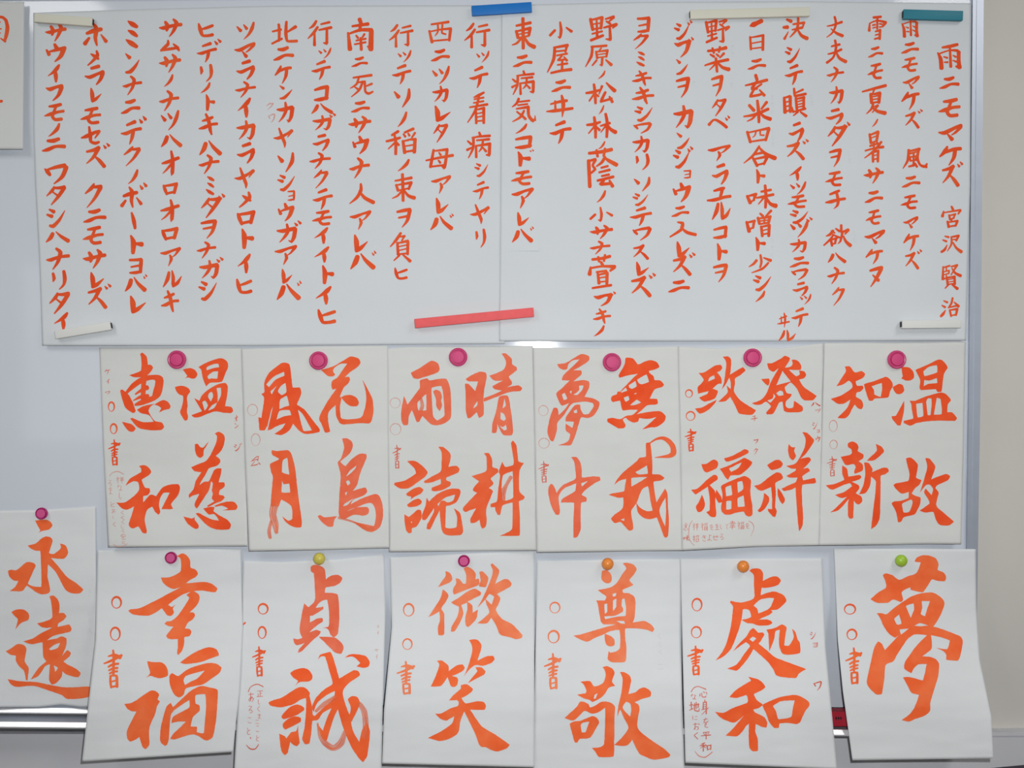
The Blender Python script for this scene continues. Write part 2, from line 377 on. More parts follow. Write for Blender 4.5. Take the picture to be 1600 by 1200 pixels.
# ---- the brush-written glyphs ----
# stroke tables: glyphs as brush strokes (x y width ...) in their own units
LIBTXT = """
サ
1030 135 16 1045 160 24 1040 188 14
990 170 6 1020 172 22 1080 158 18 1135 150 20
1085 118 12 1105 140 24 1085 190 18 1058 228 6
ウ
650 855 14 660 880 22
610 890 10 622 918 18
620 902 8 660 888 16 700 876 18
695 880 24 680 930 20 652 965 6
イ
370 405 12 355 430 22 330 455 14 302 478 4
345 440 14 350 480 22 350 515 12
フ
285 550 6 310 560 22 350 545 16 385 540 22
382 548 24 365 595 18 328 628 6
モ
305 665 12 345 660 20 380 652 18
350 665 14 335 700 16 325 730 18 345 748 18 385 745 18
275 725 6 310 715 20 360 700 16 398 695 16
ノ
370 775 12 358 805 20 330 835 14 302 855 4
ニ
300 880 14 335 880 22 368 870 18
265 938 8 300 930 20 350 912 16 405 912 20
ワ
280 1055 8 295 1070 22 310 1090 16
290 1060 10 345 1045 18 400 1035 22
408 1045 24 385 1100 20 335 1143 6
タ
335 88 10 325 110 18 292 145 6
335 95 12 365 95 16 395 90 20
395 95 20 360 150 18 318 203 6
330 122 8 358 145 12
シ
308 233 10 335 246 20
292 262 10 322 272 20
312 328 14 330 330 20 370 295 16 405 238 4
ハ
330 380 20 318 405 22 290 432 6
352 366 6 380 395 16 425 425 22
ナ
295 545 8 320 545 20 370 528 16 430 520 18
355 478 14 380 500 22 365 555 18 332 604 6
リ
340 630 14 345 660 18 340 678 8
400 615 16 405 660 20 398 700 14 375 730 6
ホ
585 148 10 605 180 24 600 240 20 608 285 10
548 210 16 590 195 24 635 185 20
560 240 14 535 275 22
635 220 8 665 260 20
メ
605 315 12 610 345 20 575 385 14 548 408 8
568 335 8 590 350 20 615 365 14
ラ
570 430 16 615 418 20
530 480 8 560 485 20 610 465 16 640 455 22
640 465 22 625 500 18 600 530 8
レ
570 552 8 578 585 22 580 628 18
578 630 16 600 618 18 635 585 4
セ
510 860 8 545 850 22 600 825 18 625 820 18
622 830 14 600 860 8
560 792 12 568 850 20 572 885 16 600 895 18 622 888 14
ス
545 955 12 585 945 18 610 932 20
605 940 20 580 990 16 545 1028 6
590 985 8 615 1010 18 640 1045 20
ク
590 68 10 575 95 20 540 130 8
580 90 14 630 85 20
628 92 22 595 160 16 550 220 5
ミ
800 132 8 825 150 26 850 165 18
800 190 8 825 205 24 850 225 16
788 250 8 815 270 26 848 292 20
ン
785 338 6 810 360 20
790 445 12 815 440 20 845 410 16 870 372 4
テ
890 425 12 935 408 18
855 470 6 885 470 18 930 452 14 968 445 16
925 460 18 918 495 16 905 526 6
ー
825 250 10 835 300 20 842 350 14
ト
1290 592 8 1300 630 22 1298 688 16
1300 635 8 1335 640 20
ヨ
812 545 14 850 543 16 882 540 18
882 545 20 880 590 20 878 622 16
820 590 10 870 580 12
812 628 10 850 625 18 880 618 14
ム
1050 252 10 1050 275 18 1020 305 16 1005 322 6
1010 315 14 1060 308 16 1105 300 14
1085 275 8 1110 300 20 1118 315 12
ツ
1010 722 8 1030 750 20
1050 708 8 1068 735 18
1110 692 12 1100 735 20 1080 780 14 1052 815 4
オ
1015 1020 10 1050 1010 20 1118 985 18
1072 942 12 1082 1000 20 1080 1080 20 1075 1098 6
1075 1020 14 1045 1060 12 1018 1085 4
ロ
1022 75 12 1030 100 20 1042 135 14
1025 78 12 1070 70 16 1105 62 18
1102 68 20 1090 125 18
1040 130 14 1092 118 14
ア
1000 500 8 1030 500 20 1080 480 14 1125 468 18
1120 475 18 1095 510 10 1075 525 5
1062 515 12 1070 540 18 1052 584 5
ル
1055 630 14 1045 670 20 1018 712 6
1075 622 8 1082 660 18 1082 700 16
1082 708 14 1110 690 18 1135 652 4
キ
1030 780 10 1060 770 18 1090 755 16
1010 832 8 1040 825 20 1080 805 16 1118 800 16
1050 735 12 1068 780 20 1078 840 18 1085 870 10
ヒ
1240 150 10 1250 185 22 1265 222 16 1300 225 16 1330 218 18
1255 185 8 1290 175 16 1330 160 16
ヤ
1465 1115 6 1500 1115 20 1560 1085 16 1588 1068 20
1585 1075 14 1560 1110 6
1500 1050 10 1520 1100 18 1540 1150 18 1540 1178 6
カ
1480 800 10 1510 800 20 1580 785 20
1582 790 22 1575 840 20 1560 870 14 1545 860 5
1535 760 12 1540 800 18 1520 840 14 1492 872 4
マ
1470 310 8 1500 312 20 1560 280 16 1590 270 18
1588 278 18 1560 310 12 1540 325 6
1515 318 6 1540 350 20
コ
372 560 12 410 548 18 445 540 18
445 545 20 440 615 18
370 622 10 405 620 20 445 608 16
ソ
862 575 8 885 605 22
950 560 12 945 610 20 910 668 6
ケ
160 415 10 150 440 20 125 472 8
155 445 14 190 430 16 220 425 16
195 435 18 190 480 16 168 524 5
ユ
1265 110 12 1310 98 18 1330 95 14
1318 100 18 1305 145 14
1220 165 10 1270 160 18 1330 145 16 1370 140 16
ヲ
1260 590 12 1300 580 18 1335 575 18
1270 625 10 1320 615 14
1335 580 20 1320 640 16 1290 683 5
ヌ
645 610 12 680 600 18 710 592 18
708 600 20 680 660 16 648 712 5
660 640 8 690 670 18
ヰ
245 645 10 300 630 16 345 622 16
220 695 8 270 690 18 380 675 16
272 625 10 276 690 14
315 590 12 325 650 22 318 728 6
チ
385 130 12 420 118 16 445 108 14
355 182 8 390 178 20 440 165 16 485 158 16
430 122 14 440 165 18 435 200 14 412 222 4
ヘ
1230 782 18 1258 756 12 1282 752 14 1325 775 18 1358 798 18
雨
20 14 10 50 10 16 84 2 14
0 36 8 12 60 18 16 98 20
8 38 8 50 26 8 84 26 14 92 34 16
90 34 18 90 70 18 95 95 20
80 90 10 92 97 12
52 16 10 56 92 14
26 52 6 40 56 10
28 74 6 42 74 10
66 46 6 78 52 10
66 66 6 80 72 10
雪
30 4 14 70 2 14
8 30 8 6 62 16
10 30 8 50 18 10 96 26 16
94 28 18 80 44 12
50 6 12 50 54 12
26 38 10 38 36 10
26 50 8 40 48 8
62 32 8 74 34 10
62 46 8 74 46 8
40 66 10 66 60 14
66 62 14 64 98 14
40 82 8 60 78 9
36 98 10 62 94 12
宮
48 0 12 56 12 16
6 24 10 0 46 18
8 28 8 50 22 10 96 16 12
96 18 14 84 34 10
36 42 12 40 62 12
38 42 8 68 36 12
66 38 12 60 56 10
42 60 8 62 56 8
52 56 10 44 74 8
26 72 12 34 98 16
28 76 8 80 68 12
78 70 16 70 92 12
38 96 10 72 90 10
沢
16 6 8 34 10 14
6 26 8 22 34 14
0 92 14 14 82 16 28 54 5
46 10 10 84 2 14
82 4 14 72 30 12
52 26 8 76 22 8
48 12 10 48 50 12 28 88 5
56 40 8 72 70 14 96 92 20
治
18 14 8 36 22 14
8 38 8 24 46 14
2 94 14 14 84 18 28 62 5
64 0 12 58 26 12 42 50 10
46 48 8 90 38 12
74 22 8 94 42 18
50 62 12 56 94 12
52 62 8 88 56 14
88 58 16 82 88 12
58 92 8 84 86 10
賢
14 8 8 12 60 14
12 12 8 46 4 10
30 10 7 30 26 7
16 30 6 44 24 8
44 24 8 42 36 8
16 42 6 42 36 7
30 40 6 30 54 6
12 60 8 46 52 10
54 8 8 84 2 12
82 4 12 54 42 6
58 14 6 74 34 12 100 46 16
32 52 12 36 82 12
34 54 7 72 50 12
72 50 12 72 80 12
38 62 5 68 58 6
38 72 5 68 68 6
38 82 6 70 78 8
40 84 10 24 98 6
60 84 8 84 100 16
風
26 12 14 22 60 14 4 100 5
26 16 10 70 6 14
68 4 14 62 50 14 74 84 12 92 92 16 100 78 8
98 76 5 98 94 12
34 28 10 58 20 8
32 44 8 34 64 10
34 44 8 58 40 10
58 42 10 54 60 10
36 64 8 56 58 8
46 26 10 46 84 10
28 92 10 50 84 12
52 74 8 60 92 12
夏
0 22 8 50 10 12 100 0 14
52 14 8 44 28 8
36 30 14 40 62 14
38 32 8 76 26 14
76 28 14 72 60 14
42 40 6 70 36 7
42 50 6 70 46 7
40 62 8 72 58 9
46 66 10 38 84 10 18 100 5
46 76 6 66 72 8
66 72 12 44 96 5
46 80 8 66 92 14 98 98 18
暑
28 8 12 34 36 14
28 10 8 72 0 14
72 2 14 64 32 12
36 20 6 62 14 7
38 36 8 64 30 9
30 46 10 72 38 10
48 36 10 50 56 10
4 62 8 50 54 10 100 50 14
90 34 12 50 62 12 0 86 5
44 66 12 46 98 12
46 68 8 74 62 12
74 64 12 72 98 12
50 78 6 70 76 6
48 92 7 72 88 8
丈
6 46 8 40 40 12 92 26 16
50 0 14 58 34 14 40 74 12 4 98 6
28 58 6 60 78 16 98 92 20
夫
26 26 10 66 18 14
8 60 8 40 52 12 76 40 14
44 0 12 50 30 14 36 72 12 2 96 14
50 48 8 66 76 16 98 92 20
欲
34 26 12 22 44 14 8 52 5
28 26 8 40 36 8
36 44 8 24 66 12 0 96 8
34 46 8 58 58 10
26 70 12 30 98 12
28 70 8 48 62 12
46 64 12 42 88 10
32 90 8 44 86 8
44 16 8 58 28 12
66 0 12 66 28 12
66 34 10 92 22 14
92 24 14 80 42 8
70 40 12 62 76 10 54 88 4
74 52 8 84 78 14 100 96 18
決
14 8 12 32 16 18
0 44 14 16 44 20
4 98 14 20 66 5
42 30 10 88 22 14
88 22 12 84 42 8
62 0 12 58 50 14 28 90 6
38 56 8 80 46 14
60 52 8 76 82 16 100 96 20
瞋
2 34 12 6 86 16
4 34 8 28 28 12
28 30 14 30 84 14
8 50 7 26 46 7
8 66 7 26 62 7
8 84 8 30 78 10
46 0 10 50 28 12 96 20 12
54 16 8 84 4 10
54 36 12 58 74 12
56 38 8 90 32 12
88 34 12 88 72 12
60 48 6 86 42 7
60 58 6 86 54 7
60 68 6 86 64 7
36 70 8 42 86 10
40 86 8 94 74 12
62 86 10 44 98 6
74 86 8 98 100 14
一
0 90 8 30 70 60 60 50 50 96 20 50
日
6 18 16 12 94 18
10 20 10 88 6 18
86 8 20 84 98 20
18 56 10 80 46 10
16 92 10 82 84 12
玄
46 0 16 52 20 16
0 46 8 40 38 14 96 22 16
52 26 12 28 62 16 52 62 10
72 40 10 40 66 12 24 92 14
22 98 12 60 90 14 80 84 10
64 68 8 84 92 16
米
20 22 14 36 44 16
84 8 14 66 36 10
50 0 12 54 50 16 56 96 12
0 70 8 40 62 14 90 38 14
48 56 10 32 80 10 12 92 5
58 50 8 74 70 14 98 82 18
四
2 30 16 14 96 18
6 34 10 50 18 12 94 4 18
94 8 20 80 84 16
38 32 10 34 54 8 24 64 5
56 24 10 58 50 10 72 52 10
16 94 10 80 80 14
合
48 0 10 30 46 12 0 84 5
48 4 8 68 38 16 98 60 20
34 40 10 60 32 12
30 62 12 42 98 14
32 66 8 76 50 14
74 54 14 64 90 12
44 94 8 66 86 10
味
4 46 12 14 76 16
6 46 8 34 38 14
32 40 14 26 64 10
16 70 8 28 64 8
52 26 10 84 18 12
36 54 8 60 48 12 92 40 12
64 0 12 68 50 14 66 96 12
62 52 10 42 82 5
68 50 8 82 80 14 100 90 20
噌
0 44 12 10 80 16
2 46 8 30 40 12
28 42 12 24 66 10
12 72 8 26 64 8
50 10 8 60 20 12
90 0 12 72 20 8
42 28 12 48 50 12
44 30 8 88 22 12
86 24 14 82 46 12
66 28 8 66 48 8
50 40 6 82 36 6
48 52 8 84 46 8
54 62 12 58 98 12
56 62 8 84 56 12
84 58 14 82 98 12
60 76 6 80 72 6
60 92 7 80 88 8
少
52 0 12 56 40 14 50 70 10
34 30 16 20 50 14 0 66 5
66 14 8 96 30 18
86 44 12 60 78 14 14 100 6
野
4 10 14 12 52 14
6 12 8 46 2 14
46 4 14 42 46 12
12 30 6 42 24 7
14 50 8 42 44 8
26 8 8 28 84 12
10 68 8 46 58 9
6 94 12 48 76 12
58 8 8 88 0 12
88 2 12 70 20 6
62 18 8 76 28 10
52 44 8 98 30 14
96 32 14 84 46 6
74 38 10 76 92 14 60 90 6
菜
16 16 12 50 12 12 88 4 16
34 6 10 40 24 10
64 0 10 60 20 10
26 30 8 40 38 12
50 28 8 58 36 10
80 26 12 64 42 8
4 72 8 40 62 12 96 50 14
48 46 12 52 96 12
46 66 10 22 90 5
56 62 8 74 80 14 100 88 18
入
30 0 8 50 8 20 44 50 18 2 96 10
42 30 8 64 66 18 98 84 18
原
22 8 10 60 4 12 80 2 12
26 8 12 22 50 14 0 98 5
60 14 8 52 26 8
40 30 10 44 60 12
42 30 8 84 24 12
84 26 12 80 54 10
46 44 6 80 38 6
46 58 7 80 52 7
64 58 12 62 92 12 54 90 5
42 70 10 26 92 8
78 68 8 98 90 16
松
0 52 10 24 46 14 46 38 10
26 12 12 30 50 14 32 98 12
28 54 10 10 88 8
32 54 8 42 66 10
54 20 12 44 56 6
70 4 8 84 24 14 98 40 18
66 48 12 54 80 14 50 88 8
50 92 10 88 78 12
80 68 8 90 92 14
林
0 46 10 24 42 14 46 34 10
26 14 12 30 50 14 30 98 12
28 50 10 6 80 6
32 52 8 44 66 12
48 50 8 80 38 12
66 0 12 72 40 14 70 96 12
70 44 10 50 76 5
72 44 8 84 64 14 100 76 18
蔭
8 12 10 50 8 12 82 2 12
32 4 8 36 20 9
60 0 8 56 18 9
6 32 12 10 100 12
8 32 8 28 28 10
28 30 10 20 44 8 28 54 9 14 64 7
60 22 10 50 36 10 32 46 5
60 24 7 74 32 12 98 42 14
48 50 7 70 46 8
42 62 7 76 56 9
50 72 7 74 68 8
36 84 8 88 74 10
56 84 10 44 94 10 76 92 10
76 84 7 86 98 12
小
48 0 12 52 50 18 48 96 14 38 88 5
24 50 16 4 80 16
76 34 10 98 56 18
萱
14 14 10 50 10 12 80 4 12
36 6 9 38 20 9
62 0 9 58 18 9
46 22 10 52 30 12
6 38 8 2 58 16
8 40 8 50 34 9 98 36 14
96 38 14 82 48 8
30 52 8 66 48 9
34 58 10 38 86 12
36 60 7 70 54 10
70 56 12 68 86 12
40 70 6 66 66 6
40 82 6 66 80 6
14 100 8 50 96 10 84 92 10
屋
28 8 10 84 0 14
82 2 12 76 22 10
32 22 8 76 18 9
30 10 12 26 50 14 0 96 5
40 36 8 82 30 10
60 38 9 44 54 9 74 50 9
70 42 7 82 54 12
44 70 8 84 64 10
62 56 10 62 88 12
16 98 10 60 90 12 100 86 14
東
24 24 10 82 14 14
22 42 12 30 64 14
24 42 8 82 32 14
82 34 14 76 56 12
32 52 6 74 46 7
30 64 8 76 58 8
50 0 14 52 50 14 52 98 14
48 62 10 24 82 10 4 88 5
56 60 8 74 84 14 100 94 18
病
50 0 10 54 12 12
22 20 8 50 16 10 92 12 12
26 20 12 24 60 12 6 98 5
4 34 8 16 44 12
2 68 12 20 58 8
40 30 8 88 26 12
36 52 10 38 96 12
38 52 8 92 44 14
92 46 14 90 88 14 78 86 6
64 32 10 60 60 10 48 74 5
64 58 7 76 72 12
気
30 0 12 20 20 12 2 34 5
26 14 8 74 8 10
26 26 8 66 22 9
20 42 8 70 34 14
70 36 14 72 70 14 88 92 16 98 84 8
98 70 5 98 88 10
52 50 10 36 76 12 4 94 5
22 54 8 44 70 12 58 84 12
行
34 0 12 22 18 14 6 30 5
40 24 12 24 48 14 0 70 5
28 44 9 28 98 14
56 12 9 90 4 12
48 36 9 98 26 14
80 34 12 80 92 14 66 88 6
看
80 0 10 50 10 14 28 16 5
32 22 8 78 16 9
30 34 8 78 28 9
10 48 8 96 38 12
56 12 10 36 58 12 0 96 5
40 54 10 42 98 12
42 56 7 80 50 12
80 52 14 80 98 12
44 68 6 76 64 7
44 80 6 76 76 7
44 92 7 78 90 8
西
12 12 10 86 0 14
4 44 12 14 96 16
8 46 8 50 36 10 96 32 14
96 34 16 90 88 14
40 14 10 40 46 10 28 66 5
60 12 10 58 52 10 74 58 9
16 92 9 88 84 10
母
30 10 12 24 50 14 18 88 14
32 14 8 80 6 14
80 8 14 76 50 14 70 94 14 60 86 6
50 22 8 56 32 12
48 58 8 54 68 12
2 58 8 50 46 12 100 34 14
22 86 9 70 80 10
稲
38 10 12 18 24 10
0 48 9 24 42 12 44 34 10
26 22 9 30 50 12 30 98 12
28 52 9 6 78 5
32 52 7 40 62 10
88 0 12 60 14 9
56 20 7 62 30 10
72 18 7 76 26 10
94 16 10 84 34 7
54 48 12 60 92 14
56 48 7 72 44 9
74 42 8 96 40 12
94 42 14 92 90 14
64 66 6 88 62 7
62 90 8 90 84 10
束
16 24 9 88 12 14
20 40 12 28 60 14
22 40 8 88 30 14
86 32 14 76 54 12
30 60 8 76 52 8
48 0 14 50 50 14 50 98 14
46 60 10 26 80 10 2 90 5
54 58 8 74 80 14 100 88 18
負
50 0 12 28 24 14 0 48 6
46 12 8 70 10 12
68 12 10 56 26 8
34 34 12 38 76 14
36 36 8 86 28 14
86 30 14 84 74 14
42 48 6 80 42 7
42 62 6 80 56 7
40 76 8 82 72 9
44 80 10 18 98 6
62 78 8 96 100 16
南
48 0 16 54 14 14
22 22 9 78 14 14
6 44 10 12 96 18
10 46 8 50 34 12 92 34 16
92 36 18 90 96 20
78 88 7 88 96 10
52 16 12 48 36 12
36 52 8 42 60 9
66 48 9 58 58 7
36 68 7 70 62 8
30 80 7 70 74 8
52 60 9 54 98 12
死
14 14 9 50 8 12 92 2 14
38 12 10 28 42 12 0 62 5
30 36 7 56 32 12
54 34 12 40 70 12 6 100 5
20 56 7 34 66 12
64 30 12 66 76 12 80 86 14 98 78 10
66 54 8 94 42 12
人
46 0 12 46 30 18 30 68 16 0 98 5
40 34 8 62 68 18 98 92 20
北
28 12 12 30 50 14 28 84 10
4 42 9 36 34 12
2 96 10 40 74 12
58 0 12 56 50 16 62 84 12 98 84 14
60 46 8 94 22 16
心
8 50 10 4 74 14
28 40 8 34 84 12 76 88 14 82 70 6
50 24 8 60 40 12
78 28 8 92 50 12
身
54 0 10 46 12 8
30 16 10 30 64 12
32 16 8 72 12 12
72 14 12 70 94 12 60 92 5
34 32 6 70 28 6
34 46 6 70 42 6
10 66 8 70 58 9
94 52 8 50 80 8 10 100 5
平
18 10 8 84 2 10
26 22 8 38 38 10
78 18 8 66 36 8
0 56 8 98 46 12
50 10 10 52 98 12
和
40 2 12 14 16 8
0 36 8 50 28 12
26 12 8 28 96 12
26 38 8 4 66 5
30 38 8 46 56 10
58 34 12 64 82 12
60 36 8 92 28 12
92 30 12 88 78 12
66 80 8 88 74 8
地
0 34 8 30 28 10
16 4 10 18 66 10
0 76 8 36 62 10
40 36 8 90 22 12
90 24 12 84 54 10
66 4 9 66 62 9
50 16 9 50 78 12 92 84 12 98 62 5
な
0 24 8 44 18 10
26 0 10 8 56 6
66 14 8 90 30 12
70 38 10 70 82 12 44 96 10 30 82 8 56 76 8 96 96 8
に
10 6 10 6 60 12 14 96 8
46 24 8 90 18 10
44 80 10 70 92 10 96 86 8
お
4 22 8 56 16 10
30 0 10 30 86 10 10 84 8 40 52 8 80 52 12 86 78 12 58 96 6
74 8 8 96 22 12
く
70 0 10 20 44 12 76 98 12
を
14 20 8 76 12 10
48 0 8 14 50 10 54 44 9 56 72 8
90 34 9 34 66 10 38 92 10 88 96 8
正
6 6 8 94 0 10
52 6 10 52 92 10
56 46 8 86 42 8
22 44 9 22 92 9
0 98 9 98 92 12
し
30 0 12 28 80 12 56 98 12 92 72 5
ま
10 18 8 90 12 9
16 40 8 86 34 8
52 0 10 54 82 10 28 96 10 24 80 8 60 78 8 94 98 8
こ
12 10 9 86 10 9
8 80 10 50 94 10 96 88 8
と
28 0 10 42 44 8
90 26 9 22 62 12 36 94 12 92 92 8
あ
8 20 8 86 12 9
42 0 10 36 88 9
68 36 8 30 92 9 8 80 9 50 46 9 92 62 11 62 98 6
る
18 4 8 76 4 9 12 62 8 60 46 10 88 76 11 52 98 9 38 82 8 60 84 6
祥
12 0 10 26 8 10
0 24 8 38 20 9
36 22 9 4 58 6
22 40 9 22 98 9
58 0 8 64 14 8
90 0 8 80 14 8
52 22 8 96 18 8
54 40 8 92 36 8
46 60 8 100 54 9
74 20 9 74 100 9
福
12 0 10 26 8 10
0 24 8 38 20 9
36 22 9 4 58 6
22 40 9 22 98 9
50 6 8 96 2 9
56 20 8 58 42 8
56 20 7 90 18 8
90 20 8 86 38 8
50 54 9 52 98 10
50 54 7 96 50 9
94 52 10 94 98 10
52 74 7 92 72 7
72 54 7 72 96 7
52 96 8 94 94 8
生
24 6 8 12 36 6
20 26 8 84 20 8
18 56 8 80 52 8
50 0 9 50 92 9
0 96 9 100 92 10
て
6 14 8 90 4 9 44 40 10 46 78 10 74 98 9
幸
24 18 8 78 14 9
50 0 9 50 34 9
6 36 8 96 32 10
34 42 8 40 52 8
68 40 8 60 54 8
20 60 8 82 56 9
14 78 8 88 74 9
50 56 9 50 100 9
招
0 26 8 34 22 9
20 0 9 20 94 10
0 64 7 34 52 8
50 10 7 88 6 9
88 8 9 80 42 9
66 10 8 48 44 5
52 58 9 54 96 9
52 58 8 90 54 9
90 56 9 86 90 9
54 94 8 88 90 8
き
14 18 8 84 12 9
14 36 8 84 30 9
40 0 9 70 58 9
16 76 9 50 96 9 84 92 8
よ
54 10 8 88 8 9
50 0 9 50 84 10 20 94 9 14 80 8 60 78 8 90 96 8
せ
0 40 8 100 28 10
74 10 9 72 60 9
24 16 9 28 86 10 84 92 9
意
30 8 8 72 4 8
12 26 8 90 22 9
34 36 8 36 62 8
34 36 7 70 34 8
70 36 8 68 60 8
36 48 6 68 48 6
36 62 7 68 60 7
8 76 8 4 92 9
26 70 8 34 96 9 70 94 8
84 72 8 96 86 9
書
50 0 8 54 18 11 52 62 11
24 16 6 58 13 13 90 19 15
0 35 6 45 27 11 98 14 11
24 44 8 50 38 11 80 36 9
28 54 7 50 49 10 76 47 9
30 62 7 50 58 9 74 56 8
36 69 9 36 84 10 40 99 8
36 69 8 56 67 9 72 69 11 72 97 12
38 84 5 56 82 7 70 80 6
40 98 8 72 95 9
"""
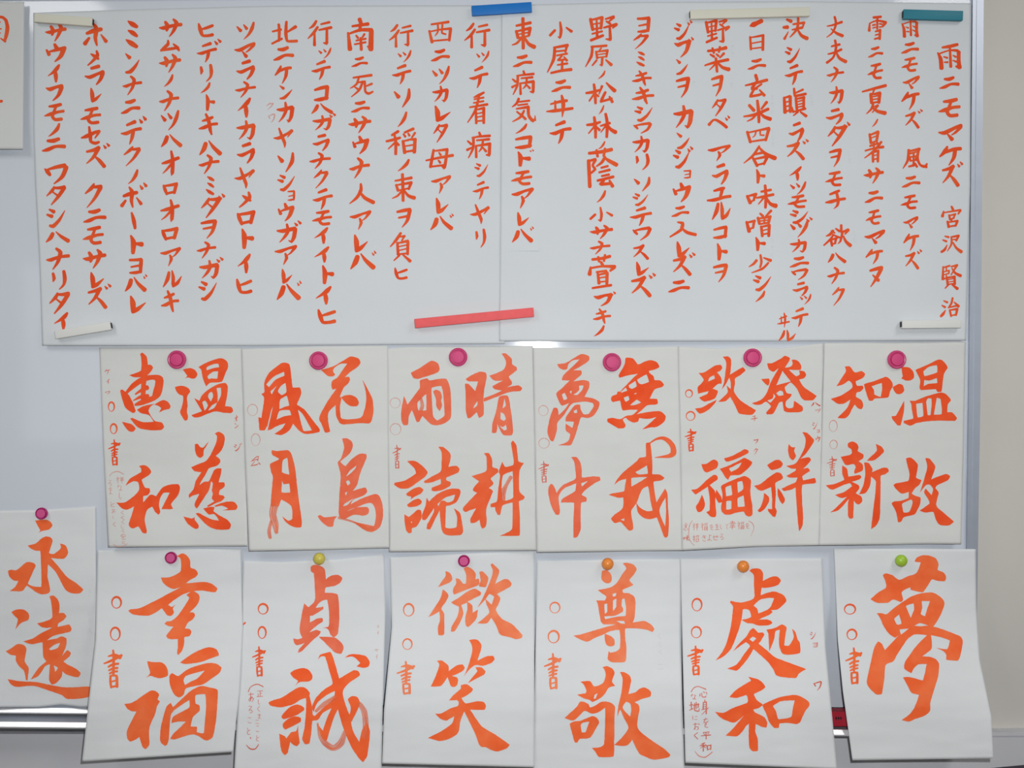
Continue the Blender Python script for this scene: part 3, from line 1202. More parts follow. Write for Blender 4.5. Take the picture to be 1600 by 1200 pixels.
# the poem: one line of writing per row, each glyph with its box in photograph pixels; R/L = right/left sheet
POEMTXT = """
R雨1464,67,1503,110 ニ1468,119,1499,139 モ1466,153,1501,183 マ1466,194,1504,220 ケ1467,228,1503,259 ズ1472,252,1505,292 宮1470,321,1503,357 沢1469,366,1505,396 賢1471,412,1503,454 治1468,464,1500,496
R雨1408,24,1436,60 ニ1408,65,1436,84 モ1408,89,1434,112 マ1410,118,1437,139 ケ1408,143,1437,172 ズ1414,170,1442,201 風1410,230,1450,264 ニ1409,274,1438,293 モ1407,304,1434,327 マ1411,338,1435,357 ケ1411,365,1436,392 ズ1414,389,1441,421
R雪1356,24,1386,63 ニ1356,72,1380,90 モ1355,98,1380,124 夏1346,131,1386,180 ノ1362,185,1372,199 暑1350,203,1382,255 サ1349,261,1381,287 ニ1351,297,1380,317 モ1352,327,1377,351 マ1350,359,1383,381 ケ1352,389,1380,413 ヌ1358,416,1380,449
R丈1291,24,1319,59 夫1290,61,1324,100 ナ1291,104,1319,129 カ1295,134,1318,163 ラ1290,169,1318,195 ダ1293,190,1329,229 ヲ1295,232,1315,261 モ1289,267,1317,291 チ1289,296,1322,327 欲1286,350,1332,386 ハ1293,394,1322,411 ナ1292,417,1320,444 ク1300,448,1320,478
R決1222,26,1264,63 シ1226,73,1250,99 テ1226,100,1255,133 瞋1223,136,1262,184 ラ1232,190,1256,222 ズ1229,217,1264,250 イ1233,260,1253,282 ツ1234,283,1260,305 モ1230,304,1261,325 シ1234,328,1263,350 ヅ1234,339,1270,371 カ1234,373,1261,395 ニ1234,400,1264,418 ワ1236,419,1263,438 ラ1238,440,1263,463 ッ1249,459,1268,476 テ1236,480,1263,511
Rヰ1214,488,1234,512 ル1216,515,1244,533
R一1170,30,1194,42 日1170,53,1195,80 ニ1168,91,1197,109 玄1163,115,1201,153 米1161,155,1207,193 四1165,198,1205,224 合1161,227,1215,261 ト1181,264,1196,287 味1165,288,1216,326 噌1164,327,1207,371 ト1180,370,1197,392 少1169,397,1207,427 シ1176,430,1205,455 ノ1180,454,1196,472
R野1101,29,1141,68 菜1100,71,1142,114 ヲ1111,117,1130,151 タ1112,154,1135,182 ベ1106,180,1141,201 ア1105,226,1142,252 ラ1112,255,1138,289 ユ1104,292,1143,315 ル1112,315,1142,344 コ1114,353,1137,373 ト1120,380,1137,407 ヲ1114,412,1137,441
Rジ1053,31,1082,63 ブ1053,57,1084,90 ン1056,92,1075,117 ヲ1056,120,1078,153 カ1052,164,1083,201 ン1057,207,1078,233 ジ1051,228,1083,264 ョ1068,265,1080,279 ウ1051,285,1080,316 ニ1049,321,1077,339 入1045,346,1090,371 レ1057,377,1078,402 ズ1051,394,1087,431 ニ1044,437,1078,457
Rヨ995,26,1016,51 ク989,52,1014,77 ミ994,80,1008,104 キ987,110,1019,134 キ987,136,1023,163 シ991,166,1020,190 ワ989,191,1019,209 カ988,212,1015,239 リ993,240,1015,266 ソ990,276,1016,299 シ988,302,1013,322 テ984,323,1019,353 ワ988,354,1018,376 ス989,382,1014,406 レ994,409,1014,431 ズ986,426,1025,464
R野920,24,966,65 原914,69,958,105 ノ934,110,946,124 松914,128,964,163 ノ935,164,944,179 林915,176,965,217 ノ934,220,946,234 蔭917,230,966,295 ノ932,297,947,317 小920,323,959,347 サ921,351,958,374 ナ921,376,954,398 萱918,396,963,452 ブ927,455,963,479 キ926,482,955,506 ノ928,508,945,526
R小857,33,896,61 屋854,68,895,116 ニ861,124,892,144 ヰ853,148,896,183 テ858,188,893,225
R東799,26,838,78 ニ801,85,832,105 病798,109,836,149 気799,152,838,192 ノ805,193,824,209 コ804,212,832,232 ド808,233,835,260 モ798,266,832,289 ア799,293,834,326 レ808,331,827,353 バ800,353,834,379
L行725,35,767,76 ッ744,79,765,98 テ733,103,763,138 看730,142,763,195 病728,205,768,248 シ741,255,763,277 テ738,283,764,312 ヤ734,319,765,350 リ743,357,759,387
L西669,32,707,68 ニ673,76,703,96 ツ675,103,703,132 カ675,134,701,160 レ679,165,704,190 タ677,193,700,223 母664,231,710,265 ア673,274,705,303 レ681,309,701,334 バ672,333,709,360
L行607,37,647,75 ッ621,78,643,98 テ612,100,643,132 ソ615,138,641,168 ノ621,174,636,199 稲602,199,652,243 ノ621,248,640,268 束612,270,650,316 ヲ619,325,643,356 負609,362,643,411 ヒ616,418,637,437
L南542,27,584,81 ニ549,88,575,105 死546,115,584,152 ニ548,157,578,176 サ544,181,580,208 ウ550,212,577,241 ナ545,246,578,279 人545,286,587,319 ア546,329,580,359 レ553,366,575,394 バ547,391,588,421
L行480,31,520,73 ッ497,74,518,92 テ486,94,517,125 コ490,133,514,158 ハ486,161,520,178 ガ488,176,525,204 ラ488,209,515,236 ナ483,238,517,264 ク490,265,513,295 テ488,294,520,328 モ487,328,519,352 イ491,355,513,381 イ491,385,515,410 ト503,414,522,444 イ493,447,518,476 ヒ496,483,525,506
L北423,32,466,70 ニ427,72,459,95 ケ429,102,456,131 ン436,133,457,155 カ432,159,459,192 ヤ427,199,458,231 ソ433,238,459,269 シ433,273,461,299 ョ449,297,461,314 ウ434,317,460,346 ガ432,344,471,380 ア429,383,464,414 レ440,420,457,443 バ432,438,471,469
Lツ369,34,398,62 マ366,66,399,90 ラ369,93,398,125 ナ367,127,400,153 イ371,152,392,184 カ369,188,399,219 ラ370,222,398,256 ヤ366,261,398,295 メ373,299,393,325 ロ370,329,399,352 ト377,357,397,389 イ371,396,392,427 ヒ369,435,394,459
Lヒ309,36,334,58 デ307,60,346,98 リ312,100,333,128 ノ313,128,329,146 ト321,147,336,173 キ310,177,341,211 ハ311,219,346,243 ナ310,241,343,272 ミ321,275,335,305 ダ314,302,352,341 ヲ313,343,339,373 ナ307,377,338,404 ガ311,401,349,436 シ310,439,339,470
Lサ248,29,285,58 ム250,62,281,81 サ248,84,283,114 ノ256,116,271,136 ナ248,141,280,174 ツ251,172,280,204 ハ251,209,284,230 オ252,235,281,275 ロ254,285,278,305 オ250,311,281,347 ロ252,355,279,376 ア250,386,283,416 ル254,422,284,449 キ251,453,280,488
Lミ196,32,216,75 ン195,83,218,115 ナ191,118,222,149 ニ189,154,219,178 デ188,181,229,226 ク193,228,220,260 ノ200,264,216,288 ボ188,285,230,325 ー204,331,213,358 ト203,367,225,397 ヨ201,403,223,428 バ195,428,230,456 レ203,462,228,489
Lホ130,35,168,72 メ136,78,155,103 ラ132,101,163,133 レ141,137,159,160 モ125,167,158,194 セ126,197,157,226 ズ134,223,172,262 ク132,286,160,325 ニ130,326,166,348 モ129,353,162,382 サ129,389,166,420 レ141,425,163,450 ズ137,443,174,482
Lサ70,36,104,65 ウ71,68,104,97 イ74,100,94,129 フ71,132,99,158 モ69,161,101,189 ノ75,192,94,214 ニ65,215,103,237 ワ69,256,106,288 タ72,290,103,321 シ72,326,102,356 ハ71,361,109,379 ナ72,387,109,422 リ81,422,104,453 タ77,456,109,491 イ84,488,107,515
"""
# large characters: P outline, E hole, D dry stroke, otherwise a stroke; "#sheet x0 y0 scale" sets the local frame
BIGTXT = """
#S1 160 530 6.6667
恵
412 158 36 432 190 60 440 260 64 438 340 74 430 450 52 425 560 50 420 625 40
P 280 375 340 355 400 328 450 275 500 266 528 292 510 330 470 372 420 394 330 395
202 540 34 240 600 82 280 690 92 322 745 50
255 552 30 335 474 56 430 415 56 530 396 50 592 418 84 588 490 88 565 570 86 535 615 50
540 612 50 460 640 60 385 668 48 345 682 26
345 572 16 405 532 34 462 505 52
320 640 8 400 600 36 470 590 40
P 205 860 290 880 330 905 345 932 325 960 280 962 232 908
P 360 735 430 695 545 672 500 702 480 740 492 775 545 850 620 868 642 915 612 945 500 948 395 930 350 902 288 826 310 818 420 862 535 860 500 805 470 785 400 770
P 540 682 590 650 640 634 690 660 710 702 695 727 640 738 590 765 612 720 580 692
温
P 838 318 905 300 960 318 990 365 968 405 925 410 892 398 858 410 884 382
P 755 498 830 484 895 510 916 550 890 580 880 620 888 690 880 752 892 800 884 842 860 850 835 815 810 760 828 700 840 640 840 592 800 575 772 545
P 1000 290 1080 245 1190 205 1250 200 1300 235 1308 290 1280 360 1245 440 1180 452 1120 455 1082 492 1065 460 1040 380 1030 320
E P 1085 292 1150 262 1205 255 1215 290 1140 305 1088 325
E P 1095 385 1150 340 1205 335 1195 410 1140 408 1105 415
P 955 612 1010 640 1040 580 1110 520 1200 470 1280 455 1305 490 1300 580 1278 695 1340 705 1362 745 1340 770 1260 765 1180 752 1100 775 1020 808 960 815 925 792 960 778 1035 750 1000 690
E P 1040 655 1070 640 1100 690 1065 745
E P 1112 560 1140 550 1155 590 1128 650 1100 600
E P 1190 510 1235 505 1235 580 1200 660 1200 580
E P 1195 660 1165 715 1100 745 1140 690
#S1 160 680 6.6667
慈
P 965 90 990 88 1020 125 1050 128 1110 62 1085 110 1055 160 1050 215 1020 237 985 215 965 160
P 1170 -18 1210 -36 1260 -10 1275 40 1262 110 1230 170 1180 215 1225 250 1225 285 1190 320 1110 345 1080 400 1030 480 1010 520 1060 485 1110 478 1160 370 1195 345 1240 348 1235 400 1210 490 1268 492 1275 530 1250 555 1220 575 1215 620 1262 628 1275 650 1240 685 1190 705 1100 748 1090 735 1165 690 1140 660 1150 610 1140 575 1150 500 1130 480 1110 570 1060 650 985 765 960 735 970 690 1010 610 940 630 905 655 900 620 950 560 970 480 1030 385 960 375 925 335 1000 300 1075 270 1120 215 1180 90 1195 10
P 1050 762 1130 745 1170 752 1158 790 1210 830 1300 880 1338 930 1325 975 1270 985 1180 980 1100 945 1030 880 970 815 1000 808 1080 850 1150 880 1215 888 1190 850 1160 820 1105 825
P 1165 735 1230 710 1300 692 1370 695 1408 740 1395 775 1340 780 1255 785 1310 765 1250 735 1180 745
P 843 845 930 868 965 852 960 880 1000 930 1000 965 975 977 930 955 880 910
和
P 380 322 440 312 490 345 508 385 480 420 410 465 445 545 490 552 495 590 470 625 425 635 425 700 490 625 525 620 560 635 620 550 700 515 790 510 808 545 790 620 735 690 715 720 735 765 700 772 615 768 640 720 700 600 640 600 605 650 590 720 602 800 585 828 550 800 520 745 465 780 440 880 462 985 458 1022 420 1018 375 950 320 972 285 955 275 920 305 830 330 740 260 775 200 760 145 700 230 700 320 640 380 570 372 490 320 480 242 525 290 450 400 385 402 345
#S2 380 530 6.6667
風
P 395 250 440 245 480 262 495 330 515 500 590 505 605 560 585 620 560 680 640 735 730 850 800 940 795 965 720 982 640 985 580 950 520 880 480 950 400 998 325 985 400 935 440 875 350 905 290 940 250 948 245 900 225 948 170 945 158 810 190 820 215 650 215 600 188 572 222 550 220 450 270 350
E P 240 470 320 390 425 340 428 380 340 420 270 497
E P 282 545 350 485 315 540 300 575
E P 440 455 450 550 400 582 362 545 390 490
E P 385 630 455 590 480 690 430 705 378 728
E P 378 748 480 738 500 790 420 805 348 838
E P 570 735 620 780 715 948 630 955 600 860
E P 290 745 310 700 255 945 243 940
花
P 810 320 930 285 1030 230 1120 180 1200 200 1222 245 1190 290 1110 345 1060 395 1100 392 1112 420 1090 465 1050 500 1010 590 985 720 985 790 1010 830 1110 855 1250 780 1295 560 1310 560 1345 620 1358 740 1340 840 1310 878 1200 872 1050 888 1000 870 975 780 970 680 890 760 885 850 905 960 880 972 850 970 815 880 792 840 800 790 870 660 970 515 930 525 918 480 930 430 980 400 1050 300 1085 255 1020 255 960 290 935 330 958 370 930 388 880 382
E P 1025 610 1030 720 1020 810 1060 832 1200 832 1255 780 1120 760 1040 640
P 1018 605 1060 585 1130 582 1185 615 1205 665 1180 698 1120 695 1075 670 1030 620
1245 430 4 1268 480 14 1290 540 30 1312 620 60 1310 720 84 1290 800 90
985 780 40 1010 840 40 1080 860 50 1180 852 48 1280 840 70
1000 620 46 985 700 44 990 790 46
#S2 380 680 6.6667
鳥
P 1030 35 1080 32 1130 65 1142 115 1110 190 1010 275 1065 322 1130 250 1210 195 1280 195 1285 235 1245 330 1215 410 1185 520 1140 580 1205 560 1275 545 1292 590 1250 630 1150 670 1120 720 1230 660 1370 612 1415 630 1450 720 1455 850 1420 960 1340 1005 1250 980 1150 900 1360 945 1380 860 1375 770 1340 708 1280 712 1180 750 1290 748 1312 775 1300 820 1250 838 1150 830 1060 872 1010 855 995 815 1000 640 1015 420 985 285 1020 240 1050 130
E P 1072 430 1110 370 1180 315 1165 350 1110 405
E P 1070 480 1100 470 1115 500 1090 525
E P 1060 600 1085 590 1070 630
E P 1040 740 1060 710 1160 655 1120 690 1080 730
E P 1075 795 1180 750 1120 770
P 775 840 800 832 850 855 980 842 950 880 935 950 880 950 810 895
D 1000 860 30 1150 905 20 1290 980 40 1340 985 50
月
P 300 155 350 165 460 155 500 190 540 340 560 520 580 680 610 890 605 955 560 962 500 945 440 900 405 845 470 890 510 870 500 740 395 670 370 740 340 740 285 740 295 600 310 440 290 380 280 300 360 260 375 245 310 210 295 185
E P 412 262 460 235 480 410 405 385
E P 405 470 420 510 480 505 488 595 400 595
D 325 735 84 310 830 74 335 930 70 345 1010 40
D 290 900 30 270 1000 40 280 1065 36
#S3 600 530 6.6667
雨
P 280 350 380 295 490 225 560 250 580 310 560 345 480 375 360 412 310 405
P 375 430 450 408 475 430 560 415 650 415 690 520 700 700 695 820 640 870 560 895 490 885 400 800 365 862 340 862 305 770 290 740 260 800 250 890 205 895 180 840 180 740 208 590 245 680 370 510
E P 495 510 595 488 615 560 630 790 555 845 510 795
E P 440 570 440 740 360 740 350 660
P 510 545 545 525 590 550 605 610 595 640 605 690 580 750 545 700 540 620
D 385 620 30 400 690 40 385 740 40
晴
P 850 415 920 370 1000 338 1060 350 1070 400 1045 520 1035 640 1040 700 1035 790 990 822 965 760 900 820 870 820 852 740 850 560 842 465 880 465 950 540 980 440 930 440 875 437
E P 975 645 970 690 930 720 940 690
P 1225 150 1270 148 1330 205 1335 260 1380 290 1382 325 1300 390 1330 440 1330 470 1280 500 1400 480 1440 510 1420 540 1310 550 1200 590 1040 652 1040 615 1130 580 1230 535 1150 520 1128 490 1200 450 1240 430 1150 430 1095 380 1180 350 1250 310 1270 230
P 1200 600 1280 585 1300 610 1330 800 1345 960 1330 1000 1240 995 1180 880 1180 930 1165 975 1125 975 1130 880 1170 740
E P 1255 615 1270 690 1235 720
E P 1215 760 1250 780 1270 830 1250 850 1215 830
E P 1200 900 1240 915 1270 890 1280 940 1250 950
#S3 600 680 6.6667
読
P 240 270 320 268 400 320 455 385 430 430 350 490 260 550 170 555 105 515 110 495 220 470 330 400 320 350 280 310
P 230 610 300 560 370 538 412 570 380 610 320 640 275 670 285 640 240 630
P 240 725 300 680 360 660 395 690 380 720 320 745 255 748
P 212 820 260 850 350 775 385 785 390 860 340 950 290 970 290 1010 260 1022 230 990 215 900
E P 278 900 294 900 290 920
P 565 120 620 125 690 190 690 260 670 330 750 318 785 350 770 390 650 440 650 470 695 490 690 525 610 570 520 585 497 575 500 545 590 510 590 455 500 490 425 498 415 480 500 430 590 375 600 280 600 180
P 445 650 470 690 560 610 680 560 780 558 798 595 760 690 690 730 645 740 640 960 700 970 755 955 760 850 728 760 790 810 815 920 825 1000 800 1038 700 1045 630 1030 600 980 585 860 580 780 530 880 480 982 445 975 450 930 520 800 520 760 460 850 430 885 400 880 395 830 430 740
E P 555 720 640 650 740 620 720 680 660 700 625 680 590 690 570 740
耕
P 1040 190 1090 185 1125 250 1130 330 1185 350 1190 385 1110 450 1140 495 1130 520 1090 550 1135 580 1110 650 1065 770 1070 880 1060 950 1025 975 1005 940 995 880 950 910 905 915 900 870 960 760 900 780 850 800 822 780 830 745 930 640 970 600 930 580 930 550 990 480 960 460 910 425 1000 400 1065 370 1070 290 1065 220
P 1232 275 1262 330 1345 310 1350 250 1322 80 1345 55 1380 110 1400 270 1455 290 1410 380 1410 580 1465 640 1450 670 1405 690 1415 850 1415 1040 1360 1050 1200 1048 1270 1020 1335 970 1340 700 1260 720 1230 740 1210 830 1185 830 1160 780 1155 750 1112 750 1110 715 1175 690 1190 560 1210 420 1195 380
E P 1240 420 1340 375 1345 650 1240 685 1225 560
D 1320 440 40 1275 520 40 1240 600 60 1250 680 30
#S4 830 530 6.6667
無
P 985 195 1060 200 1112 262 1190 230 1245 218 1310 240 1335 290 1290 315 1225 330 1230 350 1275 385 1285 425 1345 430 1385 475 1360 500 1285 525 1235 620 1310 622 1320 670 1290 682 1210 690 1150 740 1100 780 1240 755 1340 750 1400 800 1385 860 1310 912 1235 920 1155 940 1230 880 1305 810 1215 830 1125 820 1115 855 1070 868 1020 850 985 820 955 835 985 900 965 925 910 928 850 895 795 860 795 828 850 820 930 832 985 800 1060 785 1110 735 1030 735 955 742 938 700 925 640 850 655 830 625 845 590 890 575 900 545 925 545 1060 405 1110 360 1020 375 920 400 910 375 970 270
E P 930 550 985 505 1000 535 945 555
E P 1015 480 1085 435 1098 490 1050 515 1020 505
E P 1105 420 1200 365 1215 400 1225 445 1150 470 1115 450
E P 962 610 1010 590 1022 630 985 650
E P 1065 570 1100 555 1090 572
E P 1030 688 1100 630 1145 660 1080 685
夢
P 270 258 350 250 400 225 520 155 600 175 605 215 560 255 440 325 520 325 525 365 475 410 440 440 540 425 600 440 605 500 555 600 640 615 710 655 700 720 650 795 590 820 520 815 490 900 460 1000 415 1100 340 1105 280 1105 380 1065 405 990 360 950 360 880 430 925 445 860 360 855 360 815 450 690 510 682 515 730 545 780 600 775 650 700 640 665 560 650 440 665 400 700 340 790 275 870 265 960 230 1065 200 1055 168 960 200 800 235 715 275 720 285 790 350 730 395 665 320 692 290 650 262 565 320 510 400 430 320 428 330 385 370 340 440 275 505 210 430 222 385 265 375 310 330 318 290 295
E P 498 485 545 482 530 530 480 580 440 578 500 530
E P 400 545 425 535 415 570
E P 320 575 350 560 375 620 340 635
E P 440 750 475 730 480 765 450 770
#S4 830 680 6.6667
我
P 1195 85 1240 75 1255 200 1262 300 1262 405 1340 410 1388 445 1360 470 1275 485 1280 560 1290 620 1305 700 1340 640 1395 555 1420 610 1425 750 1435 900 1425 1050 1400 1068 1380 1050 1310 860 1240 875 1170 860 1110 800 1095 700 1130 750 1200 790 1265 785 1245 700 1225 560 1215 530 1160 560 1130 620 1100 700 1045 780 1045 850 1060 920 1060 980 1020 995 985 960 930 905 870 915 832 870 870 825 950 760 960 650 900 650 805 620 850 605 965 585 975 540 990 455 920 475 865 520 895 460 960 385 1100 270 1130 235 1195 222
E P 1085 385 1205 315 1215 400 1120 408
E P 1045 445 1210 435 1140 480 1045 535
E P 930 880 970 865 970 895
E P 1335 785 1400 650 1405 800 1395 950
1240 80 14 1300 42 22 1370 30 36 1430 60 50 1475 120 56 1480 190 60 1430 218 40 1290 232 6
中
P 415 230 470 228 510 280 525 350 530 440 650 428 715 435 720 470 660 500 560 575 525 620 575 650 575 690 520 705 515 850 515 980 480 1060 440 1068 440 900 445 705 310 702 320 665 440 595 460 580 470 500 360 545 310 590 285 650 300 790 290 828 255 825 210 740 180 620 180 550 205 505 235 525 265 600 330 520 460 455 460 360 445 270
E P 520 500 590 478 530 535
#S5 1060 530 6.6667
発
P 925 250 980 248 1070 200 1110 172 1160 195 1155 225 1110 295 1170 285 1190 250 1178 215 1235 218 1278 270 1275 318 1210 320 1150 318 1225 385 1265 365 1255 325 1310 335 1330 375 1310 405 1258 422 1310 500 1440 590 1400 635 1310 635 1275 600 1230 510 1170 450 1110 500 1130 560 1180 570 1170 600 1120 650 1120 700 1150 720 1195 710 1205 640 1290 700 1295 745 1260 760 1150 762 1100 745 1085 650 1050 660 1010 740 980 780 920 782 912 765 965 700 915 650 860 680 800 682 765 665 860 630 920 560 960 450 1045 300 1020 320 985 340 940 310
E P 1085 330 1170 440 1020 480
E P 1060 535 1085 540 1095 580 1045 590 1020 560
E P 925 640 985 615 990 565 1010 600 960 660
P 862 415 945 410 950 450 935 485 900 460
致
P 210 350 270 345 380 275 440 268 458 300 435 330 400 345 445 400 450 465 415 465 355 515 410 535 405 570 375 620 280 650 240 635 218 605 300 570 315 540 205 568 202 500 240 460 265 420
E P 325 400 370 375 380 410 310 440
P 172 720 240 712 320 670 400 630 370 680 300 745 220 775
P 460 182 520 180 550 220 545 320 535 370 670 290 700 325 650 370 590 410 590 460 580 545 650 640 808 740 770 785 690 785 630 770 590 690 540 600 490 645 415 652 470 600 515 550 500 480 545 520 545 450 530 400 490 475 450 525 475 450 495 300 495 230
#S5 1060 680 6.6667
祥
P 925 312 1010 258 1060 262 1088 300 1060 340 970 362
P 790 525 850 510 940 440 1020 388 1070 400 1090 445 1070 465 1010 500 1015 600 1008 750 1025 790 1010 850 985 848 935 790 930 765 975 770 975 650 965 540 870 578 820 560
P 890 600 940 640 945 690 900 765 850 802 825 785 860 740 885 660
P 1035 550 1070 590 1108 660 1108 690 1085 718 1055 680 1035 620
P 1150 90 1180 125 1218 125 1205 160 1225 220 1195 260 1160 235 1142 160
P 1290 -32 1340 -25 1412 45 1405 80 1330 190 1270 245 1360 228 1382 255 1350 300 1300 350 1350 340 1370 372 1310 412 1290 430 1300 470 1420 445 1435 490 1415 502 1290 520 1290 700 1300 860 1290 950 1258 1000 1245 900 1230 700 1220 545 1170 570 1100 580 1075 558 1150 520 1220 490 1240 440 1165 442 1125 425 1220 370 1225 350 1170 345 1125 318 1225 290 1310 140 1325 40
福
P 238 300 290 298 360 255 400 265 415 305 395 345 300 388 265 370
P 132 568 200 555 290 470 370 412 405 425 408 460 325 520 365 560 385 600 385 700 395 810 385 850 340 850 290 800 325 780 325 650 305 535 180 618
P 245 620 270 680 275 740 240 795 205 800 182 750 215 690
P 395 565 445 640 455 695 420 705 385 640
P 475 240 560 215 690 145 730 160 730 185 620 240 530 272 495 272
P 432 350 520 318 640 260 690 235 768 278 760 310 700 370 640 412 545 420 520 465 490 440 460 390
E P 528 345 660 282 625 340 550 380
P 445 530 560 470 690 425 755 470 750 600 770 740 770 830 735 848 700 830 680 795 600 808 530 828 475 820 445 770 460 620
E P 492 545 550 520 560 620 498 635
E P 615 490 665 478 675 560 620 600
E P 500 688 552 685 550 768 498 775
E P 618 658 680 628 690 740 620 745
#S6 1280 530 6.6667
温
P 855 290 935 295 980 340 988 400 960 425 910 430 855 408 870 385
P 765 500 830 465 870 480 885 535 850 570 800 565
P 885 640 882 750 850 895 815 895 760 830 755 800 800 795
P 1005 320 1130 265 1240 212 1290 225 1338 295 1300 360 1275 545 1230 548 1215 520 1060 530 1045 500 1050 420
E P 1085 335 1150 285 1225 272 1228 345 1100 385
E P 1095 425 1150 430 1225 405 1230 455 1140 465 1090 490
P 942 640 1000 640 1130 590 1270 555 1330 580 1372 635 1340 680 1335 760 1385 762 1435 820 1415 850 1250 848 1120 855 1010 875 950 900 880 870 880 850 980 825 965 740 960 680
E P 1010 675 1075 665 1085 800 1025 815
E P 1115 650 1135 615 1170 620 1170 700 1158 790 1130 790
E P 1225 610 1262 620 1275 700 1275 780 1195 785
知
P 265 285 320 285 370 345 440 332 478 360 460 400 380 440 395 485 455 485 462 510 430 545 390 555 385 600 440 635 460 690 440 728 405 720 370 680 340 730 310 790 265 825 190 818 250 760 300 700 325 630 250 672 190 670 120 620 160 608 240 580 340 510 345 470 310 430 250 470 180 490 230 410 280 330
P 468 470 560 440 690 392 740 420 768 480 740 540 715 608 580 618 555 640 520 640 500 590
E P 545 490 650 455 655 520 640 600 575 575 570 530
#S6 1280 680 6.6667
故
P 905 240 960 235 1025 300 1025 350 1010 440 1065 470 1040 520 1000 550 965 605 1000 630 1055 650 1050 720 1000 820 960 835 880 855 855 900 820 905 800 800 755 712 780 690 860 680 930 650 930 590 860 608 800 560 775 520 800 500 925 475 940 400 920 320
E P 865 715 960 670 975 700 940 795 880 805
P 1105 238 1150 245 1208 320 1200 370 1165 460 1320 402 1365 430 1340 470 1230 520 1210 550 1245 600 1220 730 1300 810 1405 900 1350 940 1260 935 1220 890 1190 800 1150 800 1100 805 1045 785 1150 710 1125 650 1092 595 1110 555 1170 625 1185 560 1150 515 1110 520 1050 600 1110 400 1125 320
新
P 300 85 340 65 390 85 410 130 400 165 460 200 458 240 410 270 455 310 450 370 370 402 365 370 380 330 360 300 290 312 265 300 225 225 320 205 340 190 335 150 300 120
P 240 315 290 350 305 430 420 412 440 435 420 460 340 485 410 520 418 555 380 605 440 640 448 690 415 720 385 712 360 680 355 860 325 872 300 840 300 700 310 660 270 710 200 780 115 805 170 760 290 640 230 655 165 620 260 590 340 530 320 500 250 520 150 565 110 560 68 520 150 510 260 465 240 400
P 588 90 650 120 675 165 650 200 575 260 495 265 540 220 600 160
P 468 285 515 290 555 350 550 385 660 340 710 340 725 375 690 405 640 425 640 500 635 800 625 880 590 945 540 978 560 800 580 640 590 480 540 430 530 520 485 600 415 615 460 520 480 400 475 330
#S7 0 780 6.6667
永
P 365 222 430 215 490 215 535 245 545 275 510 315 440 330 395 350 420 325 395 280
P 288 482 370 460 430 410 480 388 530 400 548 435 510 560 560 570 620 525 635 500 625 462 680 480 710 545 695 590 660 620 590 618 530 612 600 690 700 810 790 870 868 940 830 980 750 980 690 950 650 890 580 760 500 680 495 800 515 900 520 960 490 985 430 990 370 965 280 900 240 950 200 960 100 955 160 910 190 850 140 845 95 800 85 745 120 735 170 740 220 700 280 655 340 660 372 690 345 750 290 880 350 908 430 910 430 760 420 540 370 535 320 515
#S7 0 930 6.6667
遠
P 118 175 170 150 240 148 290 180 305 225 290 260 220 290 160 355 175 300 185 250 150 215
P 60 585 120 550 180 510 240 515 275 560 255 680 275 720 300 760 285 890 270 880 250 790 200 740 165 680 165 630 110 620
P 80 872 200 895 380 905 500 930 640 955 760 960 900 950 970 960 960 1010 920 1060 820 1078 700 1080 640 1040 500 990 350 945 200 955 150 950 105 920
P 515 10 560 5 605 50 620 110 615 185 665 185 692 220 660 260 610 290 600 330 720 305 745 350 730 380 620 405 540 430 490 470 590 450 640 430 690 450 690 520 655 610 640 640 700 570 738 600 720 640 660 690 700 720 790 765 840 810 820 850 770 850 680 820 650 790 640 850 590 910 540 930 510 880 520 720 470 740 400 840 320 875 400 760 480 690 450 640 440 490 330 510 240 480 340 450 420 400 520 350 545 335 480 340 430 330 385 292 460 275 540 235 540 130 525 40
E P 510 560 560 520 625 495 600 550 530 572
E P 560 730 605 755 575 800
#S8 160 850 6.6667
幸
P 778 125 810 105 845 98 890 130 915 180 918 245 970 265 995 310 970 345 920 370 870 410 960 402 1060 395 1140 415 1198 465 1180 500 1130 500 1040 485 950 490 1000 520 1012 560 1000 610 960 665 910 710 950 715 965 745 940 785 890 820 860 880 905 885 928 915 905 960 855 970 850 1040 830 1110 790 1158 778 1140 785 1060 785 990 720 992 680 980 665 955 690 920 740 860 690 855 645 830 670 808 720 800 790 740 860 640 905 560 875 530 920 500 860 515 780 560 700 620 685 635 725 655 765 625 735 670 745 715 715 748 670 738 620 670 560 710 480 745 380 742 310 730 268 695 290 680 380 670 460 635 600 565 700 510 820 448 740 468 680 445 630 400 610 350 700 345 770 315 815 280 820 200 810 150
#S8 160 1000 6.6667
福
P 465 220 530 230 610 232 650 255 680 310 680 370 640 390 590 398 540 385 495 372 450 400 495 345 480 280
P 228 665 280 660 340 635 420 580 500 528 550 530 590 565 575 620 600 640 570 690 545 780 500 880 485 960 490 1060 485 1100 450 1137 420 1115 400 1060 385 1010 340 1040 290 1058 262 1030 252 970 270 910 320 810 355 745 300 740 255 710
P 810 235 880 180 960 130 1050 90 1120 75 1190 100 1212 160 1120 195 1020 230 900 248 850 248
P 700 370 725 345 790 375 880 310 980 270 1100 240 1180 245 1240 285 1220 340 1140 400 1050 460 960 480 870 505 845 570 800 597 750 570 710 490 698 430
E P 845 420 870 375 960 345 1065 318 990 400 925 430 860 468
P 712 655 735 700 820 620 920 530 1020 480 1100 490 1200 520 1195 700 1180 860 1150 1010 1100 1045 1060 1040 960 985 850 1005 760 1035 705 1030 740 975 820 900 870 850 790 850 720 865 735 800 840 740 905 700 905 625 820 680 720 765 700 920 690 1040 675 1090 655 1103 610 1070 600 1010 610 900 640 780 670 690
E P 970 575 1070 565 1080 700 1055 970 985 960 985 905 920 900 945 800 1010 740 1010 680 970 660
#S9 380 860 6.6667
貞
